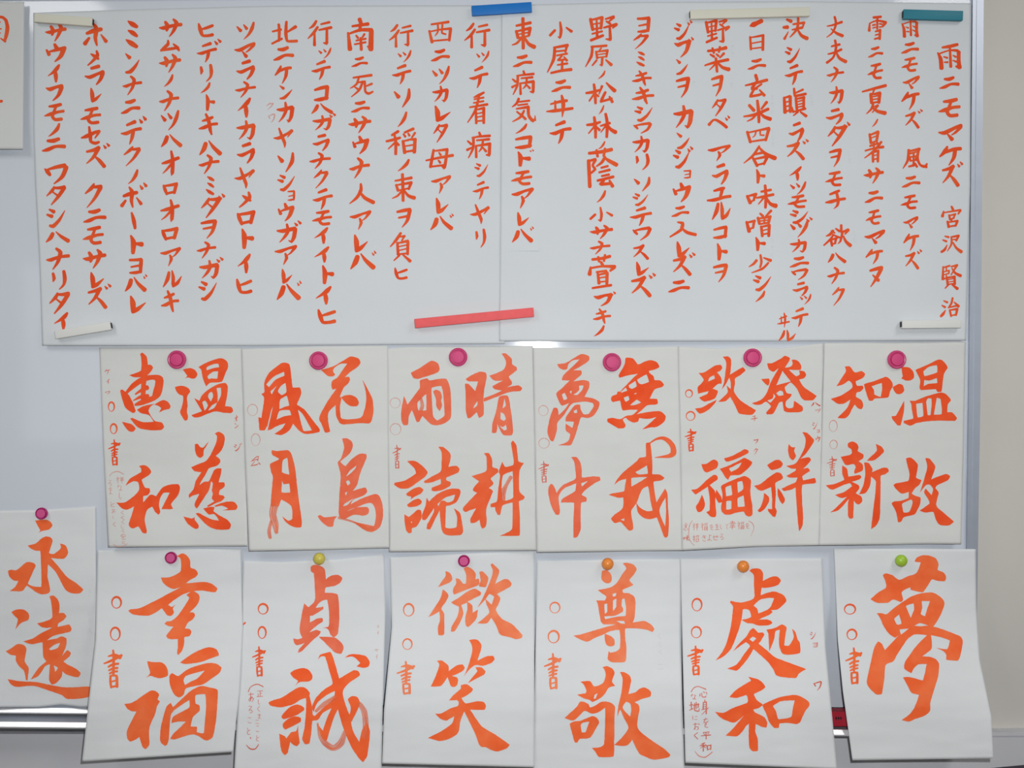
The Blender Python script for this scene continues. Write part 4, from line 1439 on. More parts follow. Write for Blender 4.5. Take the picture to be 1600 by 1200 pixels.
P 705 170 740 150 800 160 850 200 860 300 920 262 990 255 1032 290 1010 335 950 370 860 385 852 440 930 442 985 465 1000 600 1000 740 985 870 945 905 910 880 895 840 870 812 820 808 890 790 895 650 875 515 830 520 780 560 755 600 835 585 835 610 790 640 720 680 695 680 695 750 770 710 825 705 830 740 770 780 700 840 690 855 760 828 808 845 790 880 720 940 650 1010 610 1050 570 1065 580 1030 640 965 560 988 530 960 522 915 570 925 615 910 590 850 590 780 615 640 635 550 680 590 745 520 745 380 735 240 705 220
P 785 900 860 900 960 910 1030 970 1045 1020 1020 1075 960 1065 910 1020 840 950
#S9 380 1015 6.6667
誠
P 490 245 540 210 620 192 680 210 720 270 715 310 680 332 610 335 575 345 540 380 570 325 520 290
P 262 550 320 525 400 500 480 450 570 395 640 395 695 450 690 480 715 590 725 680 745 690 830 610 940 510 955 430 860 480 770 560 735 650 715 600 760 500 850 410 930 355 900 230 855 75 810 70 780 105 800 55 860 35 910 25 940 90 1000 300 1080 255 1150 215 1200 225 1215 265 1180 295 1100 350 1040 430 1050 520 1090 640 1120 700 1130 800 1160 880 1210 960 1240 830 1290 760 1320 850 1310 980 1290 1110 1250 1170 1210 1140 1130 1020 1080 910 1040 810 985 620 940 720 900 850 870 950 830 930 790 850 770 770 830 845 870 720 920 610 830 660 780 730 720 745 710 860 690 975 645 985 615 930 640 800 655 620 655 505 600 520 520 570 400 600 330 595 280 580
P 400 690 440 640 500 590 570 572 630 600 635 630 560 680 480 710 420 725 400 710
P 415 770 470 720 540 695 600 710 600 750 530 790 440 832 415 810
P 375 875 430 900 450 925 500 860 550 850 572 790 575 870 588 970 560 1005 520 990 490 960 465 1070 435 1100 400 1060 385 980
P 1060 85 1110 50 1200 50 1280 70 1318 130 1305 175 1260 190 1210 180 1180 175 1220 140 1170 90 1130 70
P 1090 520 1130 485 1190 495 1215 560 1180 650 1130 750 1105 710 1120 600
D 1215 570 50 1260 640 60 1275 760 60 1275 900 70
D 1060 860 44 1020 970 70 940 1025 60 860 980 60 800 900 40 775 770 20
D 760 640 30 840 570 50 960 500 50
#S10 610 860 6.6667
微
P 572 215 620 235 645 290 630 325 570 355 495 382 540 315 575 265
P 545 405 590 440 605 475 580 530 530 605 560 660 562 870 545 885 500 880 495 800 515 730 510 635 460 665 395 695 450 610 520 500
P 680 290 720 300 755 345 785 345 790 260 765 190 800 170 850 195 888 240 885 300 920 295 928 345 900 370 790 410 665 460 650 430 660 385 685 345
P 925 225 960 218 1018 280 1010 340 990 382 925 375 920 365 940 310
P 632 540 700 500 800 430 880 398 945 440 940 465 830 520 800 535 850 570 858 650 912 615 900 700 860 755 810 798 785 780 780 700 800 620 800 545 740 570 760 660 720 760 670 840 630 845 640 790 700 680 715 590 665 565
P 1042 150 1060 135 1130 200 1130 240 1090 350 1180 300 1230 305 1262 345 1250 375 1190 410 1110 455 1145 495 1130 550 1100 620 1160 710 1270 770 1378 885 1370 910 1310 925 1230 900 1160 885 1130 860 1100 780 1050 700 1010 755 960 762 905 758 980 700 1030 640 1000 560 990 505 1055 565 1080 480 1030 455 990 510 905 600 960 500 1010 390 1060 260 1065 200
#S10 610 1000 6.6667
笑
P 485 215 540 215 605 270 605 325 690 265 750 255 775 290 750 325 690 355 640 375 695 390 705 430 690 475 660 490 630 480 595 385 560 440 520 480 420 485 470 380 510 260
P 820 0 900 -5 948 50 940 110 905 215 1000 170 1070 165 1085 200 1050 240 960 268 885 262 820 310 765 380 810 270 850 130 850 60
P 885 285 950 285 990 330 975 360 900 400 805 450 860 380 905 325
P 732 470 800 462 860 510 845 540 790 580 740 605 785 660 900 638 970 645 995 685 985 725 920 728 830 725 900 830 960 905 1100 990 1242 1090 1210 1130 1120 1160 1060 1150 990 1115 950 1115 920 1080 880 970 770 745 730 840 715 940 690 985 600 1035 510 1052 460 1040 390 1020 450 990 530 950 640 870 665 795 610 825 580 840 520 820 465 765 530 765 620 715 705 685 710 640 690 625 610 632 650 580 735 505
#S11 840 860 6.6667
尊
P 672 215 720 205 765 250 772 310 745 342 700 335 665 295
P 888 135 930 128 1000 150 1032 195 1000 255 955 310 1000 360 960 378 885 410 890 440 960 450 1010 490 1020 560 1010 700 990 752 1060 740 1110 735 1180 770 1215 820 1195 850 1130 825 1010 812 915 815 912 900 925 1020 920 1140 900 1165 775 1165 730 1130 740 1050 760 1065 820 1050 855 1020 862 920 850 830 760 840 700 870 760 890 800 930 800 985 765 1000 720 985 700 930 700 870 600 910 520 950 450 930 370 888 450 875 600 830 720 795 820 770 690 770 660 740 640 640 628 560 610 520 700 520 715 480 660 440 628 412 700 400 780 375 830 330 880 250 925 185
E P 780 455 820 440 815 475 785 480
E P 695 560 725 555 725 640 700 660
E P 785 520 820 505 818 590 785 630
E P 880 510 905 500 920 580 915 680 830 690 705 715 695 685 800 680 885 640 890 600 875 580
E P 820 735 900 735 910 765 870 760
#S11 840 1020 6.6667
敬
P 678 150 720 138 780 165 802 210 775 295 808 345 740 365 700 430 640 480 570 512 540 490 480 475 412 435 500 420 510 400 480 330 445 300 545 295 590 350 680 315 710 230 700 185
E P 595 440 625 420 605 475 585 480
P 440 510 480 510 530 535 545 570 600 550 665 510 750 515 805 560 800 700 800 850 795 960 880 880 945 780 900 680 860 590 830 665 840 560 875 400 885 270 858 200 910 205 960 240 975 290 945 430 1020 410 1060 375 1120 362 1180 405 1175 455 1090 480 1010 515 1050 540 1062 590 1045 680 1040 770 1080 830 1200 920 1320 1000 1385 1065 1370 1085 1290 1105 1200 1112 1120 1080 1065 1055 1030 1000 985 905 940 960 870 970 800 962 790 1080 640 1085 600 1030 565 990 640 985 690 955 700 820 705 570 630 620 560 632 490 605 430 660 370 705 280 680 340 625 410 560
E P 885 570 920 510 965 530 975 590 965 665 920 620
P 335 740 380 715 440 710 500 685 570 660 620 680 640 730 600 800 545 885 440 895 415 935 385 930 365 860
E P 450 750 480 725 540 718 515 780 500 825 460 828
#S12 1070 870 6.6667
處
P 672 145 710 122 780 125 815 170 812 250 900 210 960 205 1000 245 975 290 900 315 825 325 800 320 790 400 860 375 940 362 1030 400 1058 460 1010 515 960 550 900 555 915 575 880 605 820 630 770 655 850 652 895 665 912 690 880 710 800 718 750 712 710 695 650 690 590 655 650 645 690 625 675 560 640 545 605 550 585 680 540 820 480 960 400 1040 320 1078 390 990 440 880 480 720 500 560 500 510 470 475 480 458 590 475 720 430 720 300 718 190
E P 715 510 780 450 860 430 930 430 900 510 860 550 765 590 755 540
P 680 765 715 742 745 770 765 790 815 788 830 810 790 880 770 905 850 970 940 1045 1080 1100 1265 1168 1190 1215 1160 1260 1060 1258 955 1235 920 1170 860 1090 760 1000 715 960 670 1040 600 1130 540 1185 440 1162 540 1120 620 1010 680 930 635 890 500 985 560 910 640 830
E P 675 860 710 832 742 850 710 885
P 850 760 940 740 1010 705 1060 735 1050 800 1035 920 1085 925 1115 880 1135 830 1118 750 1150 780 1175 860 1200 900 1200 1000 1090 1020 1015 1005 980 900 990 760 945 775 930 860 880 985 875 880 870 800
#S12 1070 1020 6.6667
和
P 662 248 760 275 810 310 840 358 800 390 720 430 750 490 815 540 770 575 715 590 730 620 820 665 858 720 850 778 800 770 740 740 735 820 760 900 762 1020 710 1025 675 990 665 880 668 740 640 760 600 820 540 870 425 862 500 790 560 720 620 650 520 725 430 705 360 665 315 612 400 625 500 575 650 520 655 470 640 440 540 470 465 460 530 390 620 330 690 290
P 810 545 880 505 1000 460 1140 438 1220 460 1290 510 1298 550 1260 600 1230 660 1200 725 1160 742 1060 730 985 738 980 780 930 780 880 720 850 640
E P 920 555 1000 505 1145 495 1125 580 1105 670 975 690 950 610
#S13 1300 850 6.6667
夢
P 860 185 880 145 940 118 1010 120 1080 150 1110 210 1100 270 1160 295 1190 345 1175 385 1110 385 1040 370 1000 430 950 500 890 495 820 475 815 450 760 475 725 505 740 580 715 605 640 578 580 612 470 612 400 575 480 505 560 455 560 400 530 325 560 305 630 325 700 372 790 335 880 300 925 190
P 468 720 520 722 570 730 640 670 740 600 840 540 960 508 1060 510 1140 560 1172 620 1140 720 1085 820 1055 860 1130 880 1250 925 1340 965 1362 1020 1340 1150 1310 1215 1190 1205 1190 1150 1150 1110 1080 1080 1200 1095 1225 1005 1130 970 1030 950 1040 1020 1035 1095 980 1140 940 1170 1020 1175 1080 1200 1115 1250 1105 1380 1060 1530 1025 1650 1020 1740 960 1790 860 1825 800 1850 725 1832 800 1780 860 1700 905 1572 830 1550 790 1480 740 1390 790 1385 870 1400 945 1420 970 1330 985 1250 900 1255 850 1300 828 1345 755 1300 760 1230 800 1170 880 1060 990 950 900 940 850 945 780 1000 680 1150 640 1220 560 1260 545 1400 520 1560 460 1565 390 1500 362 1430 400 1250 440 1080 480 1015 520 1040 550 1105 650 1000 700 945 660 975 600 940 540 860 510 790
E P 648 780 700 735 725 830 680 840
E P 770 645 850 618 855 680 820 770
E P 935 595 1020 595 990 680 970 752 925 730 940 660
E P 860 850 920 825 1000 850 920 855
E P 705 890 800 880 720 945
"""

LIB = {}
def load_lib(txt):
    cur = None
    for ln in txt.strip().splitlines():
        ln = ln.strip()
        if not ln: continue
        if not ln[0].isdigit() and ln[0] != '-': cur = LIB.setdefault(ln, []); continue
        a = [float(x) for x in ln.split()]
        cur.append([tuple(a[i:i+3]) for i in range(0, len(a), 3)])
load_lib(LIBTXT)
LIB['ッ'] = LIB['ツ']; LIB['ョ'] = LIB['ヨ']
LIB['ベ0'] = LIB['ヘ']
DAK = {'ガ': 'カ', 'ダ': 'タ', 'デ': 'テ', 'ド': 'ト', 'バ': 'ハ', 'ブ': 'フ', 'ズ': 'ス', 'ジ': 'シ', 'ヅ': 'ツ', 'ボ': 'ホ', 'ベ': 'ヘ', 'ゲ': 'ケ'}
def bbox(st):
    xs = [p[0]+s*p[2]*0.42 for k in st for p in k for s in (-1, 1)]
    ys = [p[1]+s*p[2]*0.42 for k in st for p in k for s in (-1, 1)]
    return min(xs), min(ys), max(xs), max(ys)
def glyph(ink, ch, x0, y0, x1, y1, weight=1.0):
    if ch in DAK:
        st = LIB[DAK[ch]]
        a, b, c, d = bbox(st); w_, h_ = c-a, d-b
        dk = min(w_, h_) if ch != 'ベ' else w_*0.7
        # two small dabs at the upper right
        X = c-0.10*w_; Y = b-0.12*h_ if ch != 'ベ' else b-0.25*h_
        st = st+[[(X, Y+0.08*dk, 0.05*dk), (X+0.10*dk, Y+0.20*dk, 0.13*dk)],
                 [(X+0.17*dk, Y-0.04*dk, 0.05*dk), (X+0.27*dk, Y+0.08*dk, 0.13*dk)]]
    else: st = LIB[ch]
    a, b, c, d = bbox(st)
    sx, sy = (x1-x0)/(c-a), (y1-y0)/(d-b)
    sw = math.sqrt(abs(sx*sy))*weight
    for k in st:
        ink.ribbon([(x0+(p[0]-a)*sx+random.uniform(-.25, .25), y0+(p[1]-b)*sy+random.uniform(-.25, .25), p[2]*sw) for p in k])
def ring(ink, x0, y0, x1, y1, wd, gap=0.12, start=-0.4):
    cx, cy, rx, ry = (x0+x1)/2, (y0+y1)/2, (x1-x0-wd)/2, (y1-y0-wd)/2
    P = []
    for i in range(15):
        t = start+(2*math.pi*(1-gap*0.3))*i/14
        P.append((cx+rx*math.sin(t), cy-ry*math.cos(t), wd*(0.75+0.35*math.sin(t*1.0+1.2))))
    ink.ribbon(P)

# depth functions
def flat(base, lift=0.0, ymax=None, rng=120, side=0.0, x0=0, x1=1):
    def f(px, py):
        d = base
        if lift and ymax: d += lift*sm(ymax-rng, ymax, py)*(1+side*math.sin((px-x0)/(x1-x0)*math.pi*2+0.6))
        return d
    return f
def hang(base, out=0.056, ys=905, yt=1128, lean=0.0, x0=0, x1=1):
    """lies on the board above, passes over the lip of the pen tray below"""
    def f(px, py):
        t = max(0.0, (py-ys)/(yt-ys))
        d = base+out*(t*t*(3-2*t) if t < 1 else 1+0.25*(t-1))
        if lean: d += lean*sm(950, 1180, py)*((px-x0)/(x1-x0))**3
        return d
    return f

def folded(f, x0):
    """paper that was folded: one long horizontal crease and a row of upright ones"""
    def g(px, py):
        t = abs((px-x0) % 60.5-30.25)/30.25
        return f(px, py)+0.0012*math.exp(-abs(py-266)/14)+0.00022*t
    return g
pl = sheet('PL', 'poem_sheet', 'wide white sheet of vertical orange-red writing, left half of the long poem, eleven lines',
  [(19, 52), (200, 52), (290, 55), (400, 61), (540, 66)], [(8, 787), (540, 789)], [(52, 20), (200, 15), (420, 9), (789, 8)], [(66, 540), (400, 540), (789, 537)],
  folded(flat(0.0014, 0.005, 540, 60, 0.5, 66, 789), 66), 'poem_paper', crinkle=0.00035)
pr = sheet('PR', 'poem_sheet', 'wide white sheet of vertical orange-red writing, right half of the poem with its title line',
  [(8, 784), (300, 782), (534, 780)], [(3, 1517), (290, 1516), (537, 1509)], [(784, 8), (1000, 3), (1250, 2), (1517, 5)], [(780, 533), (1200, 533), (1509, 532)],
  folded(flat(0.0034, 0.004, 534, 60, 0.5, 780, 1509), 784), 'poem_paper', crinkle=0.00035)
G1 = 'four-character practice sheets in the middle row'
G2 = 'large-character practice sheets in the bottom row'
sheet('S1', 'calligraphy_sheet', 'rice-paper sheet with four brushed characters and a side note, leftmost of the middle row',
  [(543, 155), (700, 161), (854, 169)], [(543, 378), (700, 383), (853, 387)], [(155, 543), (378, 543)], [(169, 855), (280, 854), (387, 853)], flat(0.0014, 0.009, 855, 130, 0.5, 169, 387), 'hanshi', G1)
sheet('S2', 'calligraphy_sheet', 'rice-paper sheet with heavy cursive strokes fading to dry brush, second from left in middle row',
  [(543, 377), (700, 382), (861, 389)], [(540, 606), (857, 608)], [(377, 545), (440, 543), (500, 541), (606, 540)], [(389, 861), (500, 859), (608, 856)], flat(0.0030, 0.009, 860, 130, 0.5, 389, 608), 'hanshi', G1)
sheet('S3', 'calligraphy_sheet', 'rice-paper sheet with salmon-coloured characters under the third large pink magnet of the middle row',
  [(543, 603), (700, 605), (861, 608)], [(541, 833), (860, 839)], [(603, 545), (640, 542), (833, 540)], [(608, 862), (839, 860)], flat(0.0015, 0.008, 861, 130, 0.5, 608, 839), 'hanshi', G1)
sheet('S4', 'calligraphy_sheet', 'rice-paper sheet whose lower right character ends in a thin open loop, fourth in middle row',
  [(543, 833), (700, 836), (863, 839)], [(541, 1060), (860, 1067)], [(833, 543), (940, 544), (1060, 541)], [(839, 863), (1067, 860)], flat(0.0031, 0.010, 862, 130, 0.4, 839, 1067), 'hanshi', G1)
sheet('S5', 'calligraphy_sheet', 'rice-paper sheet with a two-line bracketed note at its foot, fifth in middle row',
  [(541, 1060), (700, 1062), (860, 1066)], [(536, 1287), (700, 1286), (853, 1280)], [(1060, 541), (1130, 545), (1170, 541), (1220, 544), (1287, 536)], [(1066, 860), (1180, 854), (1280, 852)], flat(0.0014, 0.013, 858, 130, 0.4, 1066, 1280), 'hanshi', G1)
sheet('S6', 'calligraphy_sheet', 'rice-paper sheet with four crisp upright characters at the right end of the middle row',
  [(535, 1288), (700, 1284), (852, 1279)], [(533, 1509), (700, 1506), (852, 1502)], [(1288, 536), (1509, 534)], [(1279, 852), (1400, 851), (1450, 850), (1502, 850)], flat(0.0029, 0.009, 852, 130, 0.6, 1279, 1502), 'hanshi', G1)
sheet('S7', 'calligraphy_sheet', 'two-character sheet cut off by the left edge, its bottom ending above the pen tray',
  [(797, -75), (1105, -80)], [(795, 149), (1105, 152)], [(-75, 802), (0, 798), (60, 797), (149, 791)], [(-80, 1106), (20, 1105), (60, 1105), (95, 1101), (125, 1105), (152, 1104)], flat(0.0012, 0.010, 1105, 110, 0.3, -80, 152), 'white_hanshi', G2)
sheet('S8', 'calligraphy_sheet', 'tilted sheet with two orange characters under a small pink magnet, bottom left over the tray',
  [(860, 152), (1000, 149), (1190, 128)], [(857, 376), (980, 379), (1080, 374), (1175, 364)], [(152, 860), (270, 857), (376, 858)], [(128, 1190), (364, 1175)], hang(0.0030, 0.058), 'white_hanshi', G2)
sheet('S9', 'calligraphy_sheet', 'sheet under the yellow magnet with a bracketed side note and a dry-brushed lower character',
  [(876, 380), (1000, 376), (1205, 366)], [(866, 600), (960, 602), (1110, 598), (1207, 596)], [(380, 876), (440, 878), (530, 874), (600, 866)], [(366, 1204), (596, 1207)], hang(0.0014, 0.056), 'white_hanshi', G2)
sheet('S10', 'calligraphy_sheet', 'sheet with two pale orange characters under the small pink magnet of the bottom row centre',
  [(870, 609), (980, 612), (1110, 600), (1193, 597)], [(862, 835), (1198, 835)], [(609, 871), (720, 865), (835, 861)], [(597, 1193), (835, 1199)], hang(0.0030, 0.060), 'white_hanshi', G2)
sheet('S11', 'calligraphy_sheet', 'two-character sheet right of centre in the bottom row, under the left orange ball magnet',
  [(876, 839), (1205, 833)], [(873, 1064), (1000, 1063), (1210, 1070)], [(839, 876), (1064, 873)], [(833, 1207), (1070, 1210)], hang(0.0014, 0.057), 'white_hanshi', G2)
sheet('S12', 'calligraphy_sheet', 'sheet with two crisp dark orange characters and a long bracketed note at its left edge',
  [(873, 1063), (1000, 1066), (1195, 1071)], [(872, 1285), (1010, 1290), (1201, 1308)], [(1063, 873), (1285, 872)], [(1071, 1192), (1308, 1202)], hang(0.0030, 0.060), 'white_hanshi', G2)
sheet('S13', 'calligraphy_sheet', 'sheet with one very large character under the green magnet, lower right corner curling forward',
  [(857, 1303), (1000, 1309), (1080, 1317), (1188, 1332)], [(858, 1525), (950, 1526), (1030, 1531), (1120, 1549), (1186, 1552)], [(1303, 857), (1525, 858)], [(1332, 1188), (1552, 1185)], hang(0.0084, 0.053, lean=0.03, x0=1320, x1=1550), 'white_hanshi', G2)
sheet('S14', 'calligraphy_sheet', 'pale sheet cut off by the left edge at the top left corner',
  [(2, -120), (232, -120)], [(2, 38), (232, 36)], [(-120, 4), (38, 3)], [(-120, 232), (36, 233)], flat(0.010, 0.004, 232, 80), 'cream_sheet')

# strip pasted over the left edge of the right poem sheet, and a second plain one below it
def patch(x0, y0, x1, y1):
    s = SHEETS['PR']; V = []; F = []; nx, ny = int((x1-x0)/4), int((y1-y0)/4)
    for j in range(ny+1):
        for i in range(nx+1):
            x = lerp(x0, x1, i/nx); y = lerp(y0, y1, j/ny)
            V.append(W(x, y, s.dep(x, y)+0.00016+0.0010*sm(y1-18, y1, y)*sm(x0, x1, x)))
    for j in range(ny):
        for i in range(nx):
            a = j*(nx+1)+i; F.append((a, a+nx+1, a+nx+2, a+1))
    mesh_obj('pasted_strip', V, F, M['poem_paper'], s.root, smooth=True)
patch(785, 14, 843, 392)
_d = SHEETS['PR'].dep
class Lifted: pass
PRS = Lifted(); PRS.root = pr.root; PRS.dep = lambda x, y: _d(x, y)+0.0002+0.0010*sm(374, 392, y)*sm(784, 843, x)

# ---- writing: the poem ----
for ln in POEMTXT.strip().splitlines():
    sh = SHEETS['PR' if ln[0] == 'R' else 'PL']
    if ln[1] == '東': sh = PRS
    for tok in ln[1:].split():
        ink = Ink(sh)
        x0, y0, x1, y1 = [float(v) for v in tok[1:].split(',')]
        glyph(ink, tok[0], x0+0.4, y0+0.4, x1-0.4, y1-0.4, 1.22 if tok[0] in 'アイウオカガキクケコサシスズセソタダチツッヅテデトドナニヌノハバヒフブベホボマミムメモヤユヨョラリルレロワヰヲンジー' else 0.92)
        ink.build('written_character', 'poem')
ink = Ink(SHEETS['PL']); glyph(ink, 'ク', 416, 160, 428, 172, .8); glyph(ink, 'ワ', 419, 177, 430, 192, .8); ink.build('small_reading', 'faint')['kind'] = 'stuff'

# ---- writing: the large characters ----
TONE = {'S1': 'deep', 'S2': 'mid', 'S3': 'salmon', 'S4': 'mid', 'S5': 'deep', 'S6': 'deep', 'S7': 'orange', 'S8': 'orange', 'S9': 'mid', 'S10': 'pale', 'S11': 'pale', 'S12': 'crisp', 'S13': 'orange'}
SPECIAL = {'無': 'deep', '風': 'deep', '中': 'salmon', '鳥': 'salmon', '夢S4': 'salmon', '貞': 'salmon', '誠': 'crisp', '敬': 'orange', '笑': 'orange', '耕': 'mid', '読': 'mid'}
cur = None; ink = None; ch = None; pend = None; reg = None; allch = []
def flush():
    global pend
    if pend: ink.poly(pend)
    pend = None
def done():
    global ink
    if ink:
        flush()
        ink.build('brushed_character', SPECIAL.get(ch+cur, SPECIAL.get(ch, TONE[cur])))
    ink = None
for ln in BIGTXT.strip().splitlines():
    p = ln.split()
    if ln[0] == '#': done(); cur = p[0][1:]; reg = [float(v) for v in p[1:]]; continue
    if len(p) == 1: done(); ch = p[0]; ink = Ink(SHEETS[cur]); continue
    X = lambda v: reg[0]+v/reg[2]
    Y = lambda v: reg[1]+v/reg[2]
    if p[0] in 'PE':
        a = [float(v) for v in p[(2 if p[0] == 'E' else 1):]]
        pts = [(X(a[i]), Y(a[i+1])) for i in range(0, len(a), 2)]
        if p[0] == 'P': flush(); pend = [pts]
        else: pend.append(pts)
    else:
        dry = p[0] == 'D'
        flush()
        a = [float(v) for v in (p[1:] if dry else p)]
        ink.ribbon([(X(a[i]), Y(a[i+1]), a[i+2]/reg[2]) for i in range(0, len(a), 3)], dry)
done()

# ---- writing: rings, signature character, notes ----
SIG = {'S1': [(168, 627, 180, 644, 2.2), (171, 661, 184, 679, 2.4), (169, 686, 188, 728)],
 'S2': [(386, 631, 403, 650, 1.1), (392, 677, 407, 697, 1.1), (392, 712, 408, 730)],
 'S3': [(609, 621, 626, 638, 1.0), (609, 661, 627, 680, 1.1), (613, 694, 627, 733)],
 'S4': [(841, 633, 857, 650, 1.0), (841, 684, 859, 701, 1.2), (841, 720, 858, 755)],
 'S5': [(1070, 608, 1083, 622, 1.8), (1071, 642, 1087, 658, 1.9), (1070, 669, 1088, 706)],
 'S6': [(1295, 656, 1309, 675, 1.3), (1296, 687, 1309, 702, 1.3), (1292, 712, 1308, 745)],
 'S8': [(173, 931, 191, 952, 2.8), (171, 979, 189, 1002, 2.6), (162, 1014, 191, 1076)],
 'S9': [(402, 942, 420, 961, 2.6), (402, 978, 417, 999, 2.4), (394, 1009, 415, 1058)],
 'S10': [(629, 942, 648, 964, 2.4), (628, 997, 645, 1016, 2.0), (620, 1032, 648, 1086)],
 'S11': [(858, 940, 876, 959, 2.0), (855, 984, 875, 1006, 2.6), (850, 1020, 877, 1078)],
 'S12': [(1080, 934, 1098, 956, 2.4), (1079, 978, 1097, 998, 2.2), (1074, 1008, 1099, 1056)],
 'S13': [(1318, 943, 1338, 961, 2.4), (1322, 982, 1340, 1001, 2.5), (1321, 1011, 1347, 1070)]}
for k, (a, b, c) in SIG.items():
    thin = k in ('S2', 'S3', 'S4', 'S6')
    for rg, st_ in ((a, -0.4), (b, 0.2)):
        rg = rg[:4]+(rg[4]*(1.0 if thin else 1.2),)
        ik = Ink(SHEETS[k]); ring(ik, *rg, start=st_); ik.build('name_ring', 'faint' if thin else 'pale' if k in ('S10', 'S11') else 'mid')
    ik = Ink(SHEETS[k])
    if k == 'S2':
        for st in ([(394, 719.5, 1), (401, 713.5, 1.2), (404, 713, 1)], [(404, 713, 1), (402.5, 719.5, 1.2)], [(392, 721, .8), (401, 717.5, 1.4), (403, 720, 1)], [(398, 721, .8), (392, 728, 1), (401, 726, 1.6), (404, 724.5, .8)], [(404, 722.5, 1), (406.5, 725.5, 1.5)]): ik.ribbon(st)
    else: glyph(ik, '書', *c, 0.95 if k not in ('S3', 'S4', 'S6') else 0.7)
    ik.build('signature_character', 'thin' if thin else TONE[k])

def note(key, items, tone='thin', name='small_note', wt=0.8):
    ik = Ink(SHEETS[key])
    for it in items:
        if it[0] == '~': ik.ribbon(it[1])
        else: glyph(ik, it[0], *it[1:], wt)
    o = ik.build(name, tone)
    if name != 'ink_spot': o['kind'] = 'stuff'
note('S1', [('ケ', 163, 577, 172, 585), ('イ', 166, 592, 171, 600), ('ワ', 164, 611, 172, 616)], name='small_reading')
note('S1', [('オ', 366, 648, 372, 659), ('ン', 366, 661, 373, 669), ('ジ', 365, 692, 378, 705)], 'thin', 'small_reading', 1.0)
note('S1', [('~', [(171, 744, .7), (175, 739, .8), (184, 736.5, 1.2), (193, 741, .9)]), ('祥', 181, 745, 194, 755), ('な', 183, 757, 191, 767), ('し', 186, 769, 191, 780),
  ('み', 168, 750, 175, 760) if 'み' in LIB else ('る', 169, 750, 175, 760), ('ま', 169, 761, 176, 773), ('と', 172, 784, 180, 792), ('の', 174, 795, 181, 802) if 'の' in LIB else ('あ', 174, 795, 181, 802),
  ('し', 176, 805, 179, 811), ('く', 176, 815, 181, 823),
  ('く', 188, 798, 194, 804), ('く', 188, 806, 195, 812), ('く', 189, 813, 195, 819), ('し', 189, 820, 194, 826), ('く', 189, 827, 195, 832), ('を', 188, 834, 197, 843), ('と', 190, 844, 196, 850),
  ('~', [(177, 850, .6), (184, 854, .9), (192, 853.5, .8), (199, 849, .6)])], 'faint')
note('S5', [('チ', 1173, 649, 1184, 658), ('フ', 1177, 686, 1185, 693), ('ク', 1178, 700, 1184, 711), ('ハ', 1267, 628, 1282, 635), ('ッ', 1274, 638, 1282, 645), ('シ', 1269, 660, 1277, 671), ('ョ', 1276, 671, 1281, 676), ('ウ', 1274, 681, 1282, 691)], 'thin', 'small_reading', 1.0)
note('S5', [('意', 1068, 817, 1075, 829), ('味', 1067, 836, 1078, 845), ('~', [(1082, 813, .5), (1077.5, 821, .8), (1076, 835, .6), (1079, 846, .5), (1085, 852, .5)]),
  ('祥', 1082, 817, 1092, 829), ('福', 1095, 817, 1106, 829), ('を', 1109, 819, 1115, 828), ('生', 1117, 818, 1124, 828), ('し', 1125.5, 819, 1128.5, 827), ('て', 1133, 819, 1138, 827), ('幸', 1139, 813, 1150, 827), ('福', 1152, 815, 1163, 827), ('を', 1165, 817, 1171, 826),
  ('招', 1082, 836, 1092, 847), ('き', 1097, 836, 1103, 846), ('よ', 1105, 835, 1112, 845), ('せ', 1113, 836, 1123, 844), ('る', 1125, 834, 1131, 844),
  ('~', [(1170, 814, .8), (1176, 818, .9), (1178, 826, .6), (1173, 838, .4)])], 'thin', wt=0.75)
note('S9', [('~', [(388, 1081, 1.2), (392, 1073, 1.3), (402, 1069, 1.6), (411, 1073, 1.5)]), ('正', 401, 1079, 411, 1089), ('し', 403, 1093, 407, 1101), ('く', 402, 1103, 406, 1112), ('ま', 402, 1115, 408, 1123), ('こ', 399, 1125, 405, 1131), ('こ', 400, 1134, 405, 1144), ('と', 400, 1149, 405, 1158),
  ('あ', 388, 1082, 397, 1097), ('る', 388, 1103, 395, 1115), ('こ', 387, 1121, 393, 1130), ('と', 386, 1137, 391, 1148), ('~', [(391, 1152, 1.2), (392, 1154, 1.4)]),
  ('~', [(385, 1164, .9), (391, 1170, 1.8), (399, 1170, 1.7), (404, 1163, 1.2)])], 'thin', wt=0.9)
note('S12', [('シ', 1265, 987, 1275, 999), ('ョ', 1270, 1004, 1278, 1011), ('ワ', 1271, 1064, 1284, 1079)], 'thin', 'small_reading', 0.9)
note('S12', [('~', [(1080, 1081, 1.2), (1084, 1075, 1.3), (1091, 1072.5, 1.3), (1103, 1077, 1.6)]), ('心', 1093, 1080, 1105, 1090), ('身', 1096, 1093, 1107, 1117), ('を', 1099, 1121, 1107, 1137), ('平', 1095, 1143, 1111, 1155), ('和', 1093, 1160, 1112, 1174),
  ('な', 1079, 1084, 1088, 1093), ('地', 1077, 1096, 1093, 1112), ('に', 1082, 1118, 1090, 1125), ('お', 1083, 1129, 1093, 1141), ('く', 1084, 1144, 1091, 1155),
  ('~', [(1086, 1174, .7), (1092, 1181, 1.3), (1102, 1183, 1.4), (1113, 1175, 1.2)])], 'thin', wt=0.95)
note('S7', [('と', 139, 919, 144, 926), ('く', 138, 928, 142, 933), ('と', 137, 955, 142, 962), ('る', 138, 967, 143, 974), ('く', 138, 980, 144, 990)], 'pencil', 'pencil_note', 0.35)
note('S11', [('く', 1027, 990, 1034, 998), ('る', 1028, 1003, 1034, 1012), ('く', 1028, 1015, 1036, 1022), ('い' if 'い' in LIB else 'こ', 1027, 1038, 1037, 1046)], 'pencil', 'pencil_note', 0.3)
